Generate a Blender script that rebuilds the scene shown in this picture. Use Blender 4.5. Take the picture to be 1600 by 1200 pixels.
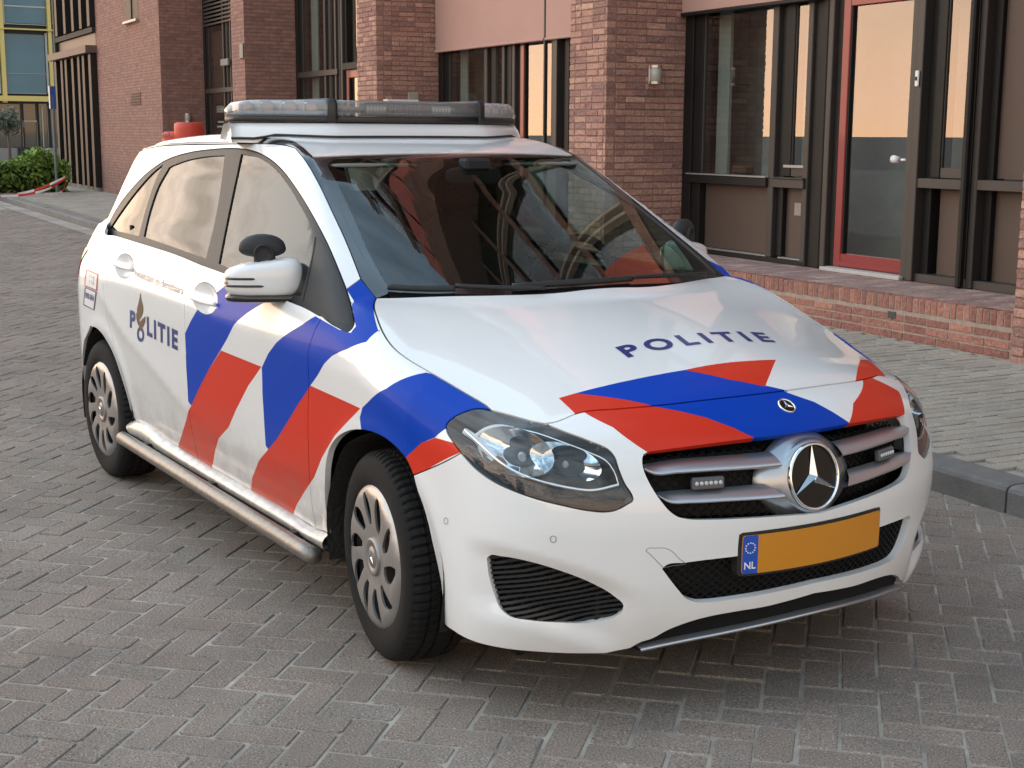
import bpy, bmesh, math, random
import numpy as np
from mathutils import Vector, Matrix
from mathutils.geometry import delaunay_2d_cdt
random.seed(7); RNG = np.random.default_rng(7)
scene = bpy.context.scene
for o in list(bpy.data.objects): bpy.data.objects.remove(o)
COL = scene.collection
# ------------------------------------------------------------------ camera
# world frame: x forward of the car, y to its left, z up, origin under the front axle
CAM = np.array([3.634, -2.743, 1.563]); YAW, PITCH, ROLL, FPX = 2.57015, 0.17520, -0.00532, 2216.24
def cam_axes():
    ca, sa = math.cos(YAW), math.sin(YAW)
    f = np.array([ca*math.cos(PITCH), sa*math.cos(PITCH), -math.sin(PITCH)])
    r = np.array([sa, -ca, 0.]); d = np.cross(f, r)
    cc, sc = math.cos(ROLL), math.sin(ROLL)
    return cc*r+sc*d, -sc*r+cc*d, f
CR_, CD_, CF_ = cam_axes()
cam = bpy.data.objects.new('camera', bpy.data.cameras.new('camera')); COL.objects.link(cam)
cam.data.sensor_width = 36; cam.data.lens = 36*FPX/1600; cam.data.clip_end = 3000; cam.data.clip_start = .05
M = Matrix.Identity(4)
for i in range(3):
    M[i][0] = CR_[i]; M[i][1] = -CD_[i]; M[i][2] = -CF_[i]; M[i][3] = CAM[i]
cam.matrix_world = M
scene.camera = cam
scene.render.resolution_x, scene.render.resolution_y = 1024, 768
# ------------------------------------------------------------------ light
SUN_DIR = Vector((-.80, -.57, .115)).normalized()          # towards the sun, low over the open side of the street
SUN_EL = math.asin(SUN_DIR.z); SUN_AZ = math.atan2(SUN_DIR.x, SUN_DIR.y)
world = bpy.data.worlds.new('World'); scene.world = world; world.use_nodes = True
def build_world():
    nt = world.node_tree; N = nt.nodes; L = nt.links; N.clear()
    out = N.new('ShaderNodeOutputWorld'); bg = N.new('ShaderNodeBackground'); sky = N.new('ShaderNodeTexSky')
    sky.sky_type = 'NISHITA'; sky.sun_disc = False; sky.sun_elevation = SUN_EL; sky.sun_rotation = SUN_AZ
    sky.air_density = 1.3; sky.dust_density = .8; sky.ozone_density = 2.2; sky.altitude = 0
    tc = N.new('ShaderNodeTexCoord'); sep = N.new('ShaderNodeSeparateXYZ'); L.new(tc.outputs['Generated'], sep.inputs[0])
    def math_(op, x, y=None, z=None):
        n = N.new('ShaderNodeMath'); n.operation = op
        for i, v in enumerate((x, y, z)):
            if v is None: continue
            if isinstance(v, (int, float)): n.inputs[i].default_value = v
            else: L.new(v, n.inputs[i])
        return n.outputs[0]
    up = math_('MAXIMUM', sep.outputs['Z'], 0.)
    # thin evening cloud veil: peach at the horizon, blue-grey overhead, brighter on the sunset side
    cr = N.new('ShaderNodeValToRGB'); e = cr.color_ramp.elements; e[0].position = 0; e[0].color = (6.4, 3.5, 1.9, 1); e[1].position = 1; e[1].color = (1.42, 2.04, 2.62, 1)
    k = e.new(.12); k.color = (4.7, 3.15, 2.1, 1); k = e.new(.30); k.color = (2.35, 2.42, 2.42, 1); k = e.new(.55); k.color = (1.85, 2.42, 2.90, 1)
    L.new(up, cr.inputs[0])
    hz = math_('POWER', math_('ADD', math_('MULTIPLY', sep.outputs['X'], sep.outputs['X']), math_('ADD', math_('MULTIPLY', sep.outputs['Y'], sep.outputs['Y']), .02)), .5)
    az = math_('DIVIDE', math_('ADD', math_('MULTIPLY', sep.outputs['X'], SUN_DIR.x), math_('MULTIPLY', sep.outputs['Y'], SUN_DIR.y)), hz)
    azf = math_('MULTIPLY_ADD', math_('MULTIPLY_ADD', az, .5, .5), .80, .66)
    # clouds: noise over the direction laid on a flat layer
    ad = math_('ADD', up, .22); cb = N.new('ShaderNodeCombineXYZ'); dx = N.new('ShaderNodeVectorMath'); dx.operation = 'DIVIDE'; L.new(tc.outputs['Generated'], dx.inputs[0])
    for i in range(3): L.new(ad, cb.inputs[i])
    L.new(cb.outputs[0], dx.inputs[1])
    no = N.new('ShaderNodeTexNoise'); no.inputs['Scale'].default_value = 2.9; no.inputs['Detail'].default_value = 8; no.inputs['Roughness'].default_value = .60; no.inputs['Distortion'].default_value = .35; L.new(dx.outputs[0], no.inputs['Vector'])
    cl = N.new('ShaderNodeMapRange'); cl.inputs['From Min'].default_value = .40; cl.inputs['From Max'].default_value = .60; cl.inputs['To Min'].default_value = 1.40; cl.inputs['To Max'].default_value = .42; L.new(no.outputs['Fac'], cl.inputs['Value'])
    fade = N.new('ShaderNodeMapRange'); fade.interpolation_type = 'SMOOTHSTEP'; fade.inputs['From Min'].default_value = .04; fade.inputs['From Max'].default_value = .24; L.new(up, fade.inputs['Value'])
    clf = math_('MULTIPLY_ADD', math_('SUBTRACT', cl.outputs[0], 1.), fade.outputs[0], 1.)      # clouds thin out towards the horizon
    veil = N.new('ShaderNodeVectorMath'); veil.operation = 'SCALE'; L.new(cr.outputs[0], veil.inputs[0]); L.new(math_('MULTIPLY', azf, clf), veil.inputs['Scale'])
    mn = N.new('ShaderNodeVectorMath'); mn.operation = 'MINIMUM'; mn.inputs[1].default_value = (5.5, 4.6, 4.2); L.new(sky.outputs[0], mn.inputs[0])
    mix = N.new('ShaderNodeMixRGB'); mix.inputs[0].default_value = .85; L.new(mn.outputs[0], mix.inputs[1]); L.new(veil.outputs[0], mix.inputs[2])
    bg.inputs['Strength'].default_value = .15
    L.new(mix.outputs[0], bg.inputs['Color']); L.new(bg.outputs[0], out.inputs['Surface'])
build_world()
sun = bpy.data.objects.new('sun', bpy.data.lights.new('sun', 'SUN')); COL.objects.link(sun)
sun.data.energy = .52; sun.data.angle = math.radians(110); sun.data.color = (1.0, .74, .52)
sun.rotation_euler = (-SUN_DIR).to_track_quat('-Z', 'Y').to_euler()
scene.view_settings.view_transform = 'Standard'; scene.view_settings.look = 'None'; scene.view_settings.gamma = 1
scene.view_settings.use_curve_mapping = False
scene.view_settings.exposure = 1.90
# ------------------------------------------------------------------ materials
MATS = {}
def mat(name, col=(.5, .5, .5), rough=.5, metal=0, coat=0, spec=.5, emit=None, var=0., vscale=8., bump=0., bscale=60., objrand=0., attr=None, ior=None, coatr=.03, dirt=0.):
    if name in MATS: return MATS[name]
    m = bpy.data.materials.new(name); m.use_nodes = True; nt = m.node_tree; N = nt.nodes; L = nt.links
    b = N['Principled BSDF']; b.inputs['Base Color'].default_value = (*col, 1); b.inputs['Roughness'].default_value = rough
    b.inputs['Metallic'].default_value = metal; b.inputs['Coat Weight'].default_value = coat; b.inputs['Coat Roughness'].default_value = coatr
    b.inputs['Specular IOR Level'].default_value = spec
    if ior: b.inputs['IOR'].default_value = ior
    if emit: b.inputs['Emission Color'].default_value = (*emit[:3], 1); b.inputs['Emission Strength'].default_value = emit[3]
    tc = N.new('ShaderNodeTexCoord')
    src = None
    if var > 0:
        no = N.new('ShaderNodeTexNoise'); no.inputs['Scale'].default_value = vscale; no.inputs['Detail'].default_value = 6; no.inputs['Roughness'].default_value = .65
        L.new(tc.outputs['Object'], no.inputs['Vector'])
        mr = N.new('ShaderNodeMapRange'); mr.inputs['From Min'].default_value = .25; mr.inputs['From Max'].default_value = .75
        mr.inputs['To Min'].default_value = 1-var; mr.inputs['To Max'].default_value = 1+var; L.new(no.outputs['Fac'], mr.inputs['Value']); src = mr.outputs[0]
    if objrand > 0 or attr:
        if attr: r = N.new('ShaderNodeAttribute'); r.attribute_name = attr; ro = r.outputs['Fac']
        else: r = N.new('ShaderNodeObjectInfo'); ro = r.outputs['Random']
        mr2 = N.new('ShaderNodeMapRange'); mr2.inputs['To Min'].default_value = 1-objrand; mr2.inputs['To Max'].default_value = 1+objrand; L.new(ro, mr2.inputs['Value'])
        if src is None: src = mr2.outputs[0]
        else:
            mm = N.new('ShaderNodeMath'); mm.operation = 'MULTIPLY'; L.new(src, mm.inputs[0]); L.new(mr2.outputs[0], mm.inputs[1]); src = mm.outputs[0]
    if src is not None:
        vm = N.new('ShaderNodeVectorMath'); vm.operation = 'SCALE'; vm.inputs[0].default_value = col; L.new(src, vm.inputs['Scale']); L.new(vm.outputs[0], b.inputs['Base Color'])
    if dirt > 0:                                   # road film, thicker towards the sills
        ge = N.new('ShaderNodeNewGeometry'); sx = N.new('ShaderNodeSeparateXYZ'); L.new(ge.outputs['Position'], sx.inputs[0])
        mz = N.new('ShaderNodeMapRange'); mz.inputs['From Min'].default_value = .62; mz.inputs['From Max'].default_value = .26; L.new(sx.outputs['Z'], mz.inputs['Value']); mxx = N.new('ShaderNodeMapRange'); mxx.inputs['From Min'].default_value = .42; mxx.inputs['From Max'].default_value = .22; mxx.inputs['To Min'].default_value = .10; L.new(sx.outputs['X'], mxx.inputs['Value'])
        nd = N.new('ShaderNodeTexNoise'); nd.inputs['Scale'].default_value = 7; nd.inputs['Detail'].default_value = 9; nd.inputs['Roughness'].default_value = .72; L.new(ge.outputs['Position'], nd.inputs['Vector'])
        md = N.new('ShaderNodeMapRange'); md.inputs['From Min'].default_value = .30; md.inputs['From Max'].default_value = .75; L.new(nd.outputs['Fac'], md.inputs['Value'])
        mp = N.new('ShaderNodeMath'); mp.operation = 'MULTIPLY'; L.new(mz.outputs[0], mp.inputs[0]); L.new(md.outputs[0], mp.inputs[1]); mq = N.new('ShaderNodeMath'); mq.operation = 'MULTIPLY'; L.new(mp.outputs[0], mq.inputs[0]); mq2 = N.new('ShaderNodeMath'); mq2.operation = 'MULTIPLY'; mq2.inputs[1].default_value = dirt; L.new(mxx.outputs[0], mq2.inputs[0]); L.new(mq2.outputs[0], mq.inputs[1])
        mxd = N.new('ShaderNodeMixRGB'); mxd.inputs[1].default_value = (*col, 1); mxd.inputs[2].default_value = (.20, .165, .13, 1); L.new(mq.outputs[0], mxd.inputs[0]); L.new(mxd.outputs[0], b.inputs['Base Color'])
        mrr = N.new('ShaderNodeMapRange'); mrr.inputs['To Min'].default_value = coat; mrr.inputs['To Max'].default_value = 0; L.new(mq.outputs[0], mrr.inputs['Value']); L.new(mrr.outputs[0], b.inputs['Coat Weight'])
    if bump > 0:
        nb = N.new('ShaderNodeTexNoise'); nb.inputs['Scale'].default_value = bscale; nb.inputs['Detail'].default_value = 5; L.new(tc.outputs['Object'], nb.inputs['Vector'])
        bp = N.new('ShaderNodeBump'); bp.inputs['Strength'].default_value = bump; bp.inputs['Distance'].default_value = .01; L.new(nb.outputs['Fac'], bp.inputs['Height']); L.new(bp.outputs[0], b.inputs['Normal'])
    MATS[name] = m; return m
def glass_mat(name, tint=(.6, .7, .66), ior=1.5, rough=0.0, milk=0.):
    """thin pane: fresnel mirror over a tinted see-through sheet"""
    if name in MATS: return MATS[name]
    m = bpy.data.materials.new(name); m.use_nodes = True; nt = m.node_tree; N = nt.nodes; L = nt.links; N.clear()
    out = N.new('ShaderNodeOutputMaterial'); mx = N.new('ShaderNodeMixShader'); fr = N.new('ShaderNodeFresnel'); bf = N.new('ShaderNodeNewGeometry'); ma = N.new('ShaderNodeMath'); ma.operation = 'MULTIPLY_ADD'; ma.inputs[1].default_value = 1/ior-ior; ma.inputs[2].default_value = ior; L.new(bf.outputs['Backfacing'], ma.inputs[0]); L.new(ma.outputs[0], fr.inputs['IOR'])
    tr = N.new('ShaderNodeBsdfTransparent'); tr.inputs['Color'].default_value = (*tint, 1); gl = N.new('ShaderNodeBsdfGlossy'); gl.inputs['Roughness'].default_value = rough
    gl.inputs['Color'].default_value = (1, 1, 1, 1)
    src = tr.outputs[0]
    if milk > 0:
        df = N.new('ShaderNodeBsdfDiffuse'); df.inputs['Color'].default_value = (.62, .64, .66, 1); m2 = N.new('ShaderNodeMixShader'); m2.inputs[0].default_value = milk; L.new(tr.outputs[0], m2.inputs[1]); L.new(df.outputs[0], m2.inputs[2]); src = m2.outputs[0]
    L.new(fr.outputs[0], mx.inputs[0]); L.new(src, mx.inputs[1]); L.new(gl.outputs[0], mx.inputs[2]); L.new(mx.outputs[0], out.inputs['Surface'])
    MATS[name] = m; return m
# ------------------------------------------------------------------ object helpers
def tag(o, label=None, cat=None, group=None, kind=None):
    if label: o['label'] = label
    if cat: o['category'] = cat
    if group: o['group'] = group
    if kind: o['kind'] = kind
    return o
def thing(name, label, cat, loc=(0, 0, 0), rotz=0, group=None):
    o = bpy.data.objects.new(name, None); COL.objects.link(o); o.location = loc; o.rotation_euler = (0, 0, rotz); o.empty_display_size = .1
    return tag(o, label, cat, group)
def mobj(name, V, Fc, mats, parent=None, smooth=False, fm=None, normals=None, kind=None):
    me = bpy.data.meshes.new(name); me.from_pydata([tuple(map(float, v)) for v in V], [], [tuple(int(i) for i in f) for f in Fc])
    for m in (mats if isinstance(mats, (list, tuple)) else [mats]): me.materials.append(m)
    if fm is not None: me.polygons.foreach_set('material_index', np.asarray(fm, dtype=np.int32))
    if smooth: me.polygons.foreach_set('use_smooth', np.ones(len(me.polygons), dtype=bool))
    me.update()
    if normals is not None: me.normals_split_custom_set_from_vertices([tuple(map(float, n)) for n in normals])
    o = bpy.data.objects.new(name, me); COL.objects.link(o)
    if parent: o.parent = parent
    if kind: o['kind'] = kind
    return o
class MB:
    """collects simple shapes into one mesh"""
    def __init__(s): s.V = []; s.F = []; s.R = []
    def add(s, V, Fc, r=None):
        n = len(s.V); s.V.extend([tuple(v) for v in V]); s.F.extend([tuple(i+n for i in f) for f in Fc])
        if r is not None: s.R.extend([r]*len(V))
        return s
    def box(s, x0, x1, y0, y1, z0, z1, bev=0, r=None, X=None):
        if bev <= 0:
            V = [(x, y, z) for x in (x0, x1) for y in (y0, y1) for z in (z0, z1)]
            Fc = [(0, 1, 3, 2), (4, 6, 7, 5), (0, 4, 5, 1), (2, 3, 7, 6), (0, 2, 6, 4), (1, 5, 7, 3)]
        else:
            V, Fc = bevbox((x1-x0)/2, (y1-y0)/2, (z1-z0)/2, bev); c = ((x0+x1)/2, (y0+y1)/2, (z0+z1)/2)
            V = [(v[0]+c[0], v[1]+c[1], v[2]+c[2]) for v in V]
        if X is not None: V = [tuple(X(Vector(v))) for v in V]
        return s.add(V, Fc, r)
    def tube(s, pts, rad, n=10, cap=True, sq=None):
        V, Fc = tube_mesh(pts, rad, n, cap); return s.add(V, Fc)
    def build(s, name, m, parent=None, smooth=False, kind=None, fm=None):
        o = mobj(name, s.V, s.F, m, parent, smooth, kind=kind, fm=fm)
        if s.R and len(s.R) == len(s.V):
            a = o.data.attributes.new('rnd', 'FLOAT', 'POINT'); a.data.foreach_set('value', np.array(s.R, dtype=np.float32))
        return o
def bevbox(hx, hy, hz, b):
    V = []; idx = {}
    for ax in range(3):
        for sx in (-1, 1):
            for sy in (-1, 1):
                for sz in (-1, 1):
                    s = (sx, sy, sz); p = [sx*(hx-b), sy*(hy-b), sz*(hz-b)]; p[ax] = s[ax]*(hx, hy, hz)[ax]; idx[(ax, s)] = len(V); V.append(tuple(p))
    Fc = []
    def q(a): Fc.append(a)
    for ax in range(3):
        o = [i for i in range(3) if i != ax]
        for sg in (-1, 1):
            def k(a, c):
                s = [0, 0, 0]; s[ax] = sg; s[o[0]] = a; s[o[1]] = c; return idx[(ax, tuple(s))]
            f = [k(-1, -1), k(1, -1), k(1, 1), k(-1, 1)]
            flip = (sg < 0) ^ (ax == 1)
            q(tuple(reversed(f)) if flip else tuple(f))
    for ax in range(3):
        a, c = [i for i in range(3) if i != ax]
        for sa in (-1, 1):
            for sc in (-1, 1):
                def k(face, t):
                    s = [0, 0, 0]; s[ax] = t; s[a] = sa; s[c] = sc; return idx[(face, tuple(s))]
                q((k(a, -1), k(a, 1), k(c, 1), k(c, -1)))
    for s in [(x, y, z) for x in (-1, 1) for y in (-1, 1) for z in (-1, 1)]:
        q((idx[(0, s)], idx[(1, s)], idx[(2, s)]))
    # consistent outward orientation
    out = []
    for f in Fc:
        p = [Vector(V[i]) for i in f]; n = (p[1]-p[0]).cross(p[2]-p[0]); c = sum(p, Vector())/len(p)
        out.append(f if n.dot(c) > 0 else tuple(reversed(f)))
    return V, out
def tube_mesh(pts, rad, n=10, cap=True):
    P = [Vector(p) for p in pts]; R = rad if isinstance(rad, (list, tuple, np.ndarray)) else [rad]*len(P); V = []; Fc = []
    t0 = (P[1]-P[0]).normalized(); up = Vector((0, 0, 1)) if abs(t0.z) < .9 else Vector((1, 0, 0)); u = t0.cross(up).normalized()
    for i, p in enumerate(P):
        t = (P[min(i+1, len(P)-1)]-P[max(i-1, 0)]).normalized(); u = (u-t*u.dot(t)).normalized(); w = t.cross(u)
        for k in range(n):
            a = 2*math.pi*k/n; V.append(tuple(p+(u*math.cos(a)+w*math.sin(a))*float(R[i])))
    for i in range(len(P)-1):
        for k in range(n): Fc.append((i*n+k, i*n+(k+1) % n, (i+1)*n+(k+1) % n, (i+1)*n+k))
    if cap: Fc.append(tuple(reversed(range(n)))); Fc.append(tuple(range((len(P)-1)*n, len(P)*n)))
    return V, Fc
def lathe(prof, n=48, ax='y', rmod=None):
    """prof: (r, h) rows; axis y"""
    V = []; Fc = []
    for j, (r, h) in enumerate(prof):
        for k in range(n):
            a = 2*math.pi*k/n; rr = r if rmod is None else r+rmod(j, k)
            V.append((rr*math.cos(a), h, rr*math.sin(a)))
    for j in range(len(prof)-1):
        for k in range(n): Fc.append((j*n+k, j*n+(k+1) % n, (j+1)*n+(k+1) % n, (j+1)*n+k))
    return V, Fc
def prism(poly, z0, z1):
    n = len(poly); V = [(x, y, z0) for x, y in poly]+[(x, y, z1) for x, y in poly]
    Fc = [tuple(reversed(range(n))), tuple(range(n, 2*n))]+[(i, (i+1) % n, n+(i+1) % n, n+i) for i in range(n)]
    return V, Fc
def dup(root, parent=None):
    r = root.copy(); COL.objects.link(r); r.parent = parent
    for ch in list(root.children): dup(ch, r)
    return r
# ------------------------------------------------------------------ car body: one implicit surface F = 0 that all panels are cut from
def pchip(xs,ys):
    xs=np.array(xs,float); ys=np.array(ys,float); h=np.diff(xs); d=np.diff(ys)/h; m=np.zeros_like(ys)
    m[0],m[-1]=d[0],d[-1]
    for i in range(1,len(xs)-1):
        if d[i-1]*d[i]>0:
            w1=2*h[i]+h[i-1]; w2=h[i]+2*h[i-1]; m[i]=(w1+w2)/(w1/d[i-1]+w2/d[i])
    def f(x):
        x=np.asarray(x,float); xc=np.clip(x,xs[0],xs[-1]); i=np.clip(np.searchsorted(xs,xc)-1,0,len(xs)-2)
        t=(xc-xs[i])/h[i]; t2=t*t; t3=t2*t
        r=(2*t3-3*t2+1)*ys[i]+(t3-2*t2+t)*h[i]*m[i]+(-2*t3+3*t2)*ys[i+1]+(t3-t2)*h[i]*m[i+1]
        return r+np.where(x<xs[0],(x-xs[0])*m[0],0)+np.where(x>xs[-1],(x-xs[-1])*m[-1],0)
    return f
def smax(a,b,k):
    h=np.maximum(k-np.abs(a-b),0)/k
    return np.maximum(a,b)+h*h*k*.25
def smin(a,b,k): return -smax(-a,-b,k)
WZ=pchip([.10,.18,.26,.34,.45,.58,.72,.84,.90,.95,1.0,1.06,1.12,1.2],[.80,.828,.846,.858,.872,.883,.890,.894,.893,.884,.870,.850,.826,.79])
WX=pchip([-3.7,-3.5,-3.3,-3.05,-2.75,-2.3,-1.8,-.5,-.2,.05,.3,.55,.75],[-.17,-.09,-.035,-.008,-.004,-.002,0,0,-.002,0,-.014,-.045,-.085])
XC=pchip([.12,.18,.25,.32,.40,.52,.60,.66,.72,.76,.80,.84,.88],[.84,.875,.905,.922,.930,.930,.922,.906,.882,.858,.818,.770,.70])
HC=pchip([-.6,-.3,-.1,.1,.3,.5,.62,.72,.80,.90],[1.10,1.075,1.048,1.015,.975,.928,.895,.863,.826,.76])
HK=pchip([-.6,-.27,.1,.5,.8],[.02,.05,.16,.23,.22])
GC=pchip([-3.6,-3.4,-3.2,-2.9,-2.5,-2.1,-1.7,-1.4,-1.2,-1.0,-.9,-.7,-.5,-.3,-.1,.1],[1.30,1.40,1.455,1.505,1.537,1.552,1.556,1.545,1.526,1.490,1.450,1.357,1.263,1.168,1.072,.975])
WG=pchip([.9,1.0,1.1,1.2,1.3,1.4,1.46,1.51,1.56],[.885,.855,.805,.75,.70,.652,.627,.602,.56])
WGX=pchip([-3.6,-3.3,-3.0,-2.5,-2.0,-1.2,-.6,-.2],[-.20,-.125,-.066,-.026,-.010,0,0,-.01])
XR=pchip([.1,.2,.35,.5,.7,.8,.95,1.1,1.25,1.38,1.45],[-3.40,-3.44,-3.465,-3.475,-3.47,-3.46,-3.445,-3.41,-3.36,-3.31,-3.22])
# swoosh crease (x->z)
SW=pchip([-2.9,-2.63,-2.27,-1.915,-1.61,-1.28,-.84,-.5,-.2],[.92,.847,.70,.604,.508,.449,.455,.472,.48])
SH=pchip([-3.4,-2.6,-1.8,-1.4,-.68,-.3,.08,.2,.3,.5],[.965,.955,.93,.908,.878,.86,.828,.81,.785,.72])
BELT=pchip([-3.3,-2.7,-2.4,-1.74,-1.45,-1.14,-.62,-.275,0],[1.14,1.125,1.114,1.094,1.078,1.062,1.023,.985,.96])
def crease(s,up,dn):
    q=np.sqrt(s*s+.018**2)-.018; return np.where(s>0,np.exp(-q/up),np.exp(-q/dn))
MODE=['all']
def W(x,z):
    w=WZ(z)+WX(x)-np.clip(z-.85,0,1)*np.clip(-2.5-x,0,1)*.42-np.clip(x-.2,0,.7)*(z-.56)*.55
    s=z-SW(x); a=np.clip((x+2.9)/.4,0,1)*np.clip((-.3-x)/.4,0,1)
    w=w+a*.010*crease(s,.10,.05)-a*.003
    s=z-SH(x); w=w+.006*crease(s,.05,.07)*np.clip((x+3.3)/.3,0,1)
    for xc,R in((0,.385),(-2.699,.385)):
        r=np.hypot(x-xc,z-.316); w=w+.007*np.exp(-((r-R)/.035)**2)*(z>.2)
    return w
RZ=pchip([.45,.524,.616,.73,.81,.86],[.33,.368,.416,.460,.482,.488])
def sstep(a,b,x):
    t=np.clip((x-a)/(b-a),0,1); return t*t*(3-2*t)
def lower(x,y,z):
    y=np.abs(y)
    side=y-W(x,z)
    top=(z-(HC(x)-HK(x)*y*y))*.85
    y2=np.minimum(y*y,1.)
    f=(x-(XC(z)-.42*y2-.12*y2**3))*.85
    r=(XR(z)+.16*y2+.55*y2**3-x)*.85
    b=.16-z
    v=smax(f,top,.05)
    v=smax(v,side,.10)
    s=RZ(y)-z                                   # hollow round the fog grille below its ridge
    v=v+.024*sstep(-.018,.046,s)*(1-sstep(.13,.215,s))*sstep(.50,.62,y)*sstep(.44,.60,x)*(y<.95)
    v=smax(v,r,.10)
    v=smax(v,z-BELT(x)-.14*sstep(-.45,-.15,x),.02)
    return smax(v,b,.03)
CR=pchip([-3.6,-2.8,-1.3,-1.1,-.9],[.04,.015,-.01,.025,.045])
def green(x,y,z,cut=True):
    y=np.abs(y)
    side=(y-WG(z)-WGX(x))*.9
    top=(z-(GC(x+.28*y*y)-CR(x)*y*y))*.88
    r=(XR(z)+.16*y*y+.5*np.minimum(y,1)**4-x)*.9
    v=smax(side,top,.038)
    v=smax(v,r,.06)
    return smax(v,BELT(x)-.035-z,.02) if cut else v
def F(X):
    x,y,z=X[...,0],X[...,1],X[...,2]
    if MODE[0]=='green': return green(x,y,z,False)
    return smin(lower(x,y,z),green(x,y,z),.012)
def grad(X,e=4e-3):
    g=np.stack([F(X+np.eye(3)[i]*e)-F(X-np.eye(3)[i]*e) for i in range(3)],-1)
    return g/np.linalg.norm(g,axis=-1,keepdims=True)
def hit(o,d,tmax=12.):
    """first crossing of F = 0 along rays"""
    o=np.array(np.broadcast_to(o,d.shape)); N=len(d); t=np.zeros(N); lo=np.zeros(N); hi=np.full(N,np.nan); act=np.arange(N); f=F(o)
    for i in range(260):
        step=np.clip(f*.6,.002,.15); tn=t[act]+step; fn=F(o[act]+d[act]*tn[:,None]); c=fn<=0
        lo[act[c]]=t[act[c]]; hi[act[c]]=tn[c]; t[act]=tn; k=(~c)&(tn<tmax); act=act[k]; f=fn[k]
        if not len(act): break
    ok=~np.isnan(hi); r=np.full((N,3),np.nan)
    if ok.any():
        O,D,a,b=o[ok],d[ok],lo[ok],hi[ok]
        for i in range(14):
            m=(a+b)/2; p=F(O+D*m[:,None])>0; a=np.where(p,m,a); b=np.where(p,b,m)
        r[ok]=O+D*((a+b)/2)[:,None]
    return r

def pxray(px):
    px=np.atleast_2d(np.asarray(px,float)); q=((px[:,0]-800)/FPX)[:,None]*CR_+((px[:,1]-600)/FPX)[:,None]*CD_+CF_
    return q/np.linalg.norm(q,axis=1)[:,None]
def spl(pts,sub=6):
    """centripetal-ish Catmull-Rom through the points"""
    P=np.asarray(pts,float)
    if len(P)<3:
        t=np.linspace(0,1,max(2,sub+1))[:,None]; return P[0]*(1-t)+P[-1]*t
    Q=np.vstack([2*P[0]-P[1],P,2*P[-1]-P[-2]]); out=[]
    for i in range(1,len(Q)-2):
        p0,p1,p2,p3=Q[i-1:i+3]
        d1=np.linalg.norm(p1-p0)+1e-9; d2=np.linalg.norm(p2-p1)+1e-9; d3=np.linalg.norm(p3-p2)+1e-9
        m1=(p2-p1)-d2*((p2-p0)/(d1+d2))+d2*(p1-p0)/d1; m2=(p2-p1)-d2*((p3-p1)/(d2+d3))+d2*(p3-p2)/d3
        for t in np.arange(sub)/sub:
            t2=t*t; t3=t2*t; out.append((2*t3-3*t2+1)*p1+(t3-2*t2+t)*m1+(-2*t3+3*t2)*p2+(t3-t2)*m2)
    out.append(P[-1]); return np.array(out)
def on(px,sub=6,smooth=True):
    """traced photo points -> points on the body surface"""
    q=spl(px,sub) if smooth else np.asarray(px,float)
    X=hit(CAM,pxray(q)); return X[~np.isnan(X[:,0])]
def on_y0(px,sub=6):
    X=on(px,sub); k=np.where(X[:,1]<-.004)[0]; X=X[k]; return X
# 2D domains the panels are triangulated in
def d_side(): 
    def to(P): return np.stack([P[:,0],.8*np.arctan2(P[:,2]-.6,-P[:,1])],1)
    def ray_(Q):
        a=Q[:,1]/.8; d=np.stack([0*a,-np.cos(a),np.sin(a)],1); o=np.stack([Q[:,0],0*a,0*a+.6],1); return o+1.6*d,-d
    return to,ray_
def d_top():
    def to(P): return P[:,:2].copy()
    def ray_(Q):
        o=np.stack([Q[:,0],Q[:,1],0*Q[:,0]+2.2],1); return o,np.broadcast_to(np.array([0,0,-1.]),o.shape).copy()
    return to,ray_
def d_nose(cx=.05,s=1):
    def to(P): return np.stack([.8*np.arctan2(P[:,1],s*(P[:,0]-cx)),P[:,2]],1)
    def ray_(Q):
        a=Q[:,0]/.8; d=np.stack([s*np.cos(a),np.sin(a),0*a],1); o=np.stack([0*a+cx,0*a,Q[:,1]],1); return o+1.9*d,-d
    return to,ray_
def d_front():
    def to(P): return P[:,1:].copy()
    def ray_(Q):
        o=np.stack([0*Q[:,0]+1.6,Q[:,0],Q[:,1]],1); return o,np.broadcast_to(np.array([-1.,0,0]),o.shape).copy()
    return to,ray_
FRONT=d_front()
def pxplane(px,n,c):
    d=pxray(px); n=np.asarray(n,float); t=(c-CAM@n)/(d@n); return CAM+d*t[:,None]
SIDE,TOP,NOSE,REAR=d_side(),d_top(),d_nose(),d_nose(-2.4,-1)
def inpoly(P,poly):
    x,y=P[:,0],P[:,1]; c=np.zeros(len(P),bool); a=poly; b=np.roll(poly,-1,0)
    for (x0,y0),(x1,y1) in zip(a,b):
        if y0==y1: continue
        k=((y0>y)!=(y1>y))&(x<(x1-x0)*(y-y0)/(y1-y0)+x0); c^=k
    return c
def resample(Q,step,closed=True):
    Q=np.asarray(Q,float)
    if closed: Q=np.vstack([Q,Q[:1]])
    d=np.linalg.norm(np.diff(Q,axis=0),axis=1); keep=np.r_[True,d>1e-7]; Q=Q[keep]; d=np.linalg.norm(np.diff(Q,axis=0),axis=1)
    # keep corners, subdivide long runs
    out=[]
    for i in range(len(Q)-1):
        n=max(1,int(math.ceil(d[i]/step)))
        for t in range(n): out.append(Q[i]+(Q[i+1]-Q[i])*t/n)
    out=np.array(out)
    # thin out points that are too close
    res=[out[0]]
    for i in range(1,len(out)):
        p=out[i]; nxt=out[(i+1)%len(out)]
        a=p-res[-1]; b=nxt-p; la=np.linalg.norm(a); lb=np.linalg.norm(b)
        turn=1-(a@b)/max(la*lb,1e-12)
        if la<step*.45 and turn<.12: continue
        if la<step*.06: continue
        res.append(p)
    return np.array(res)
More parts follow.
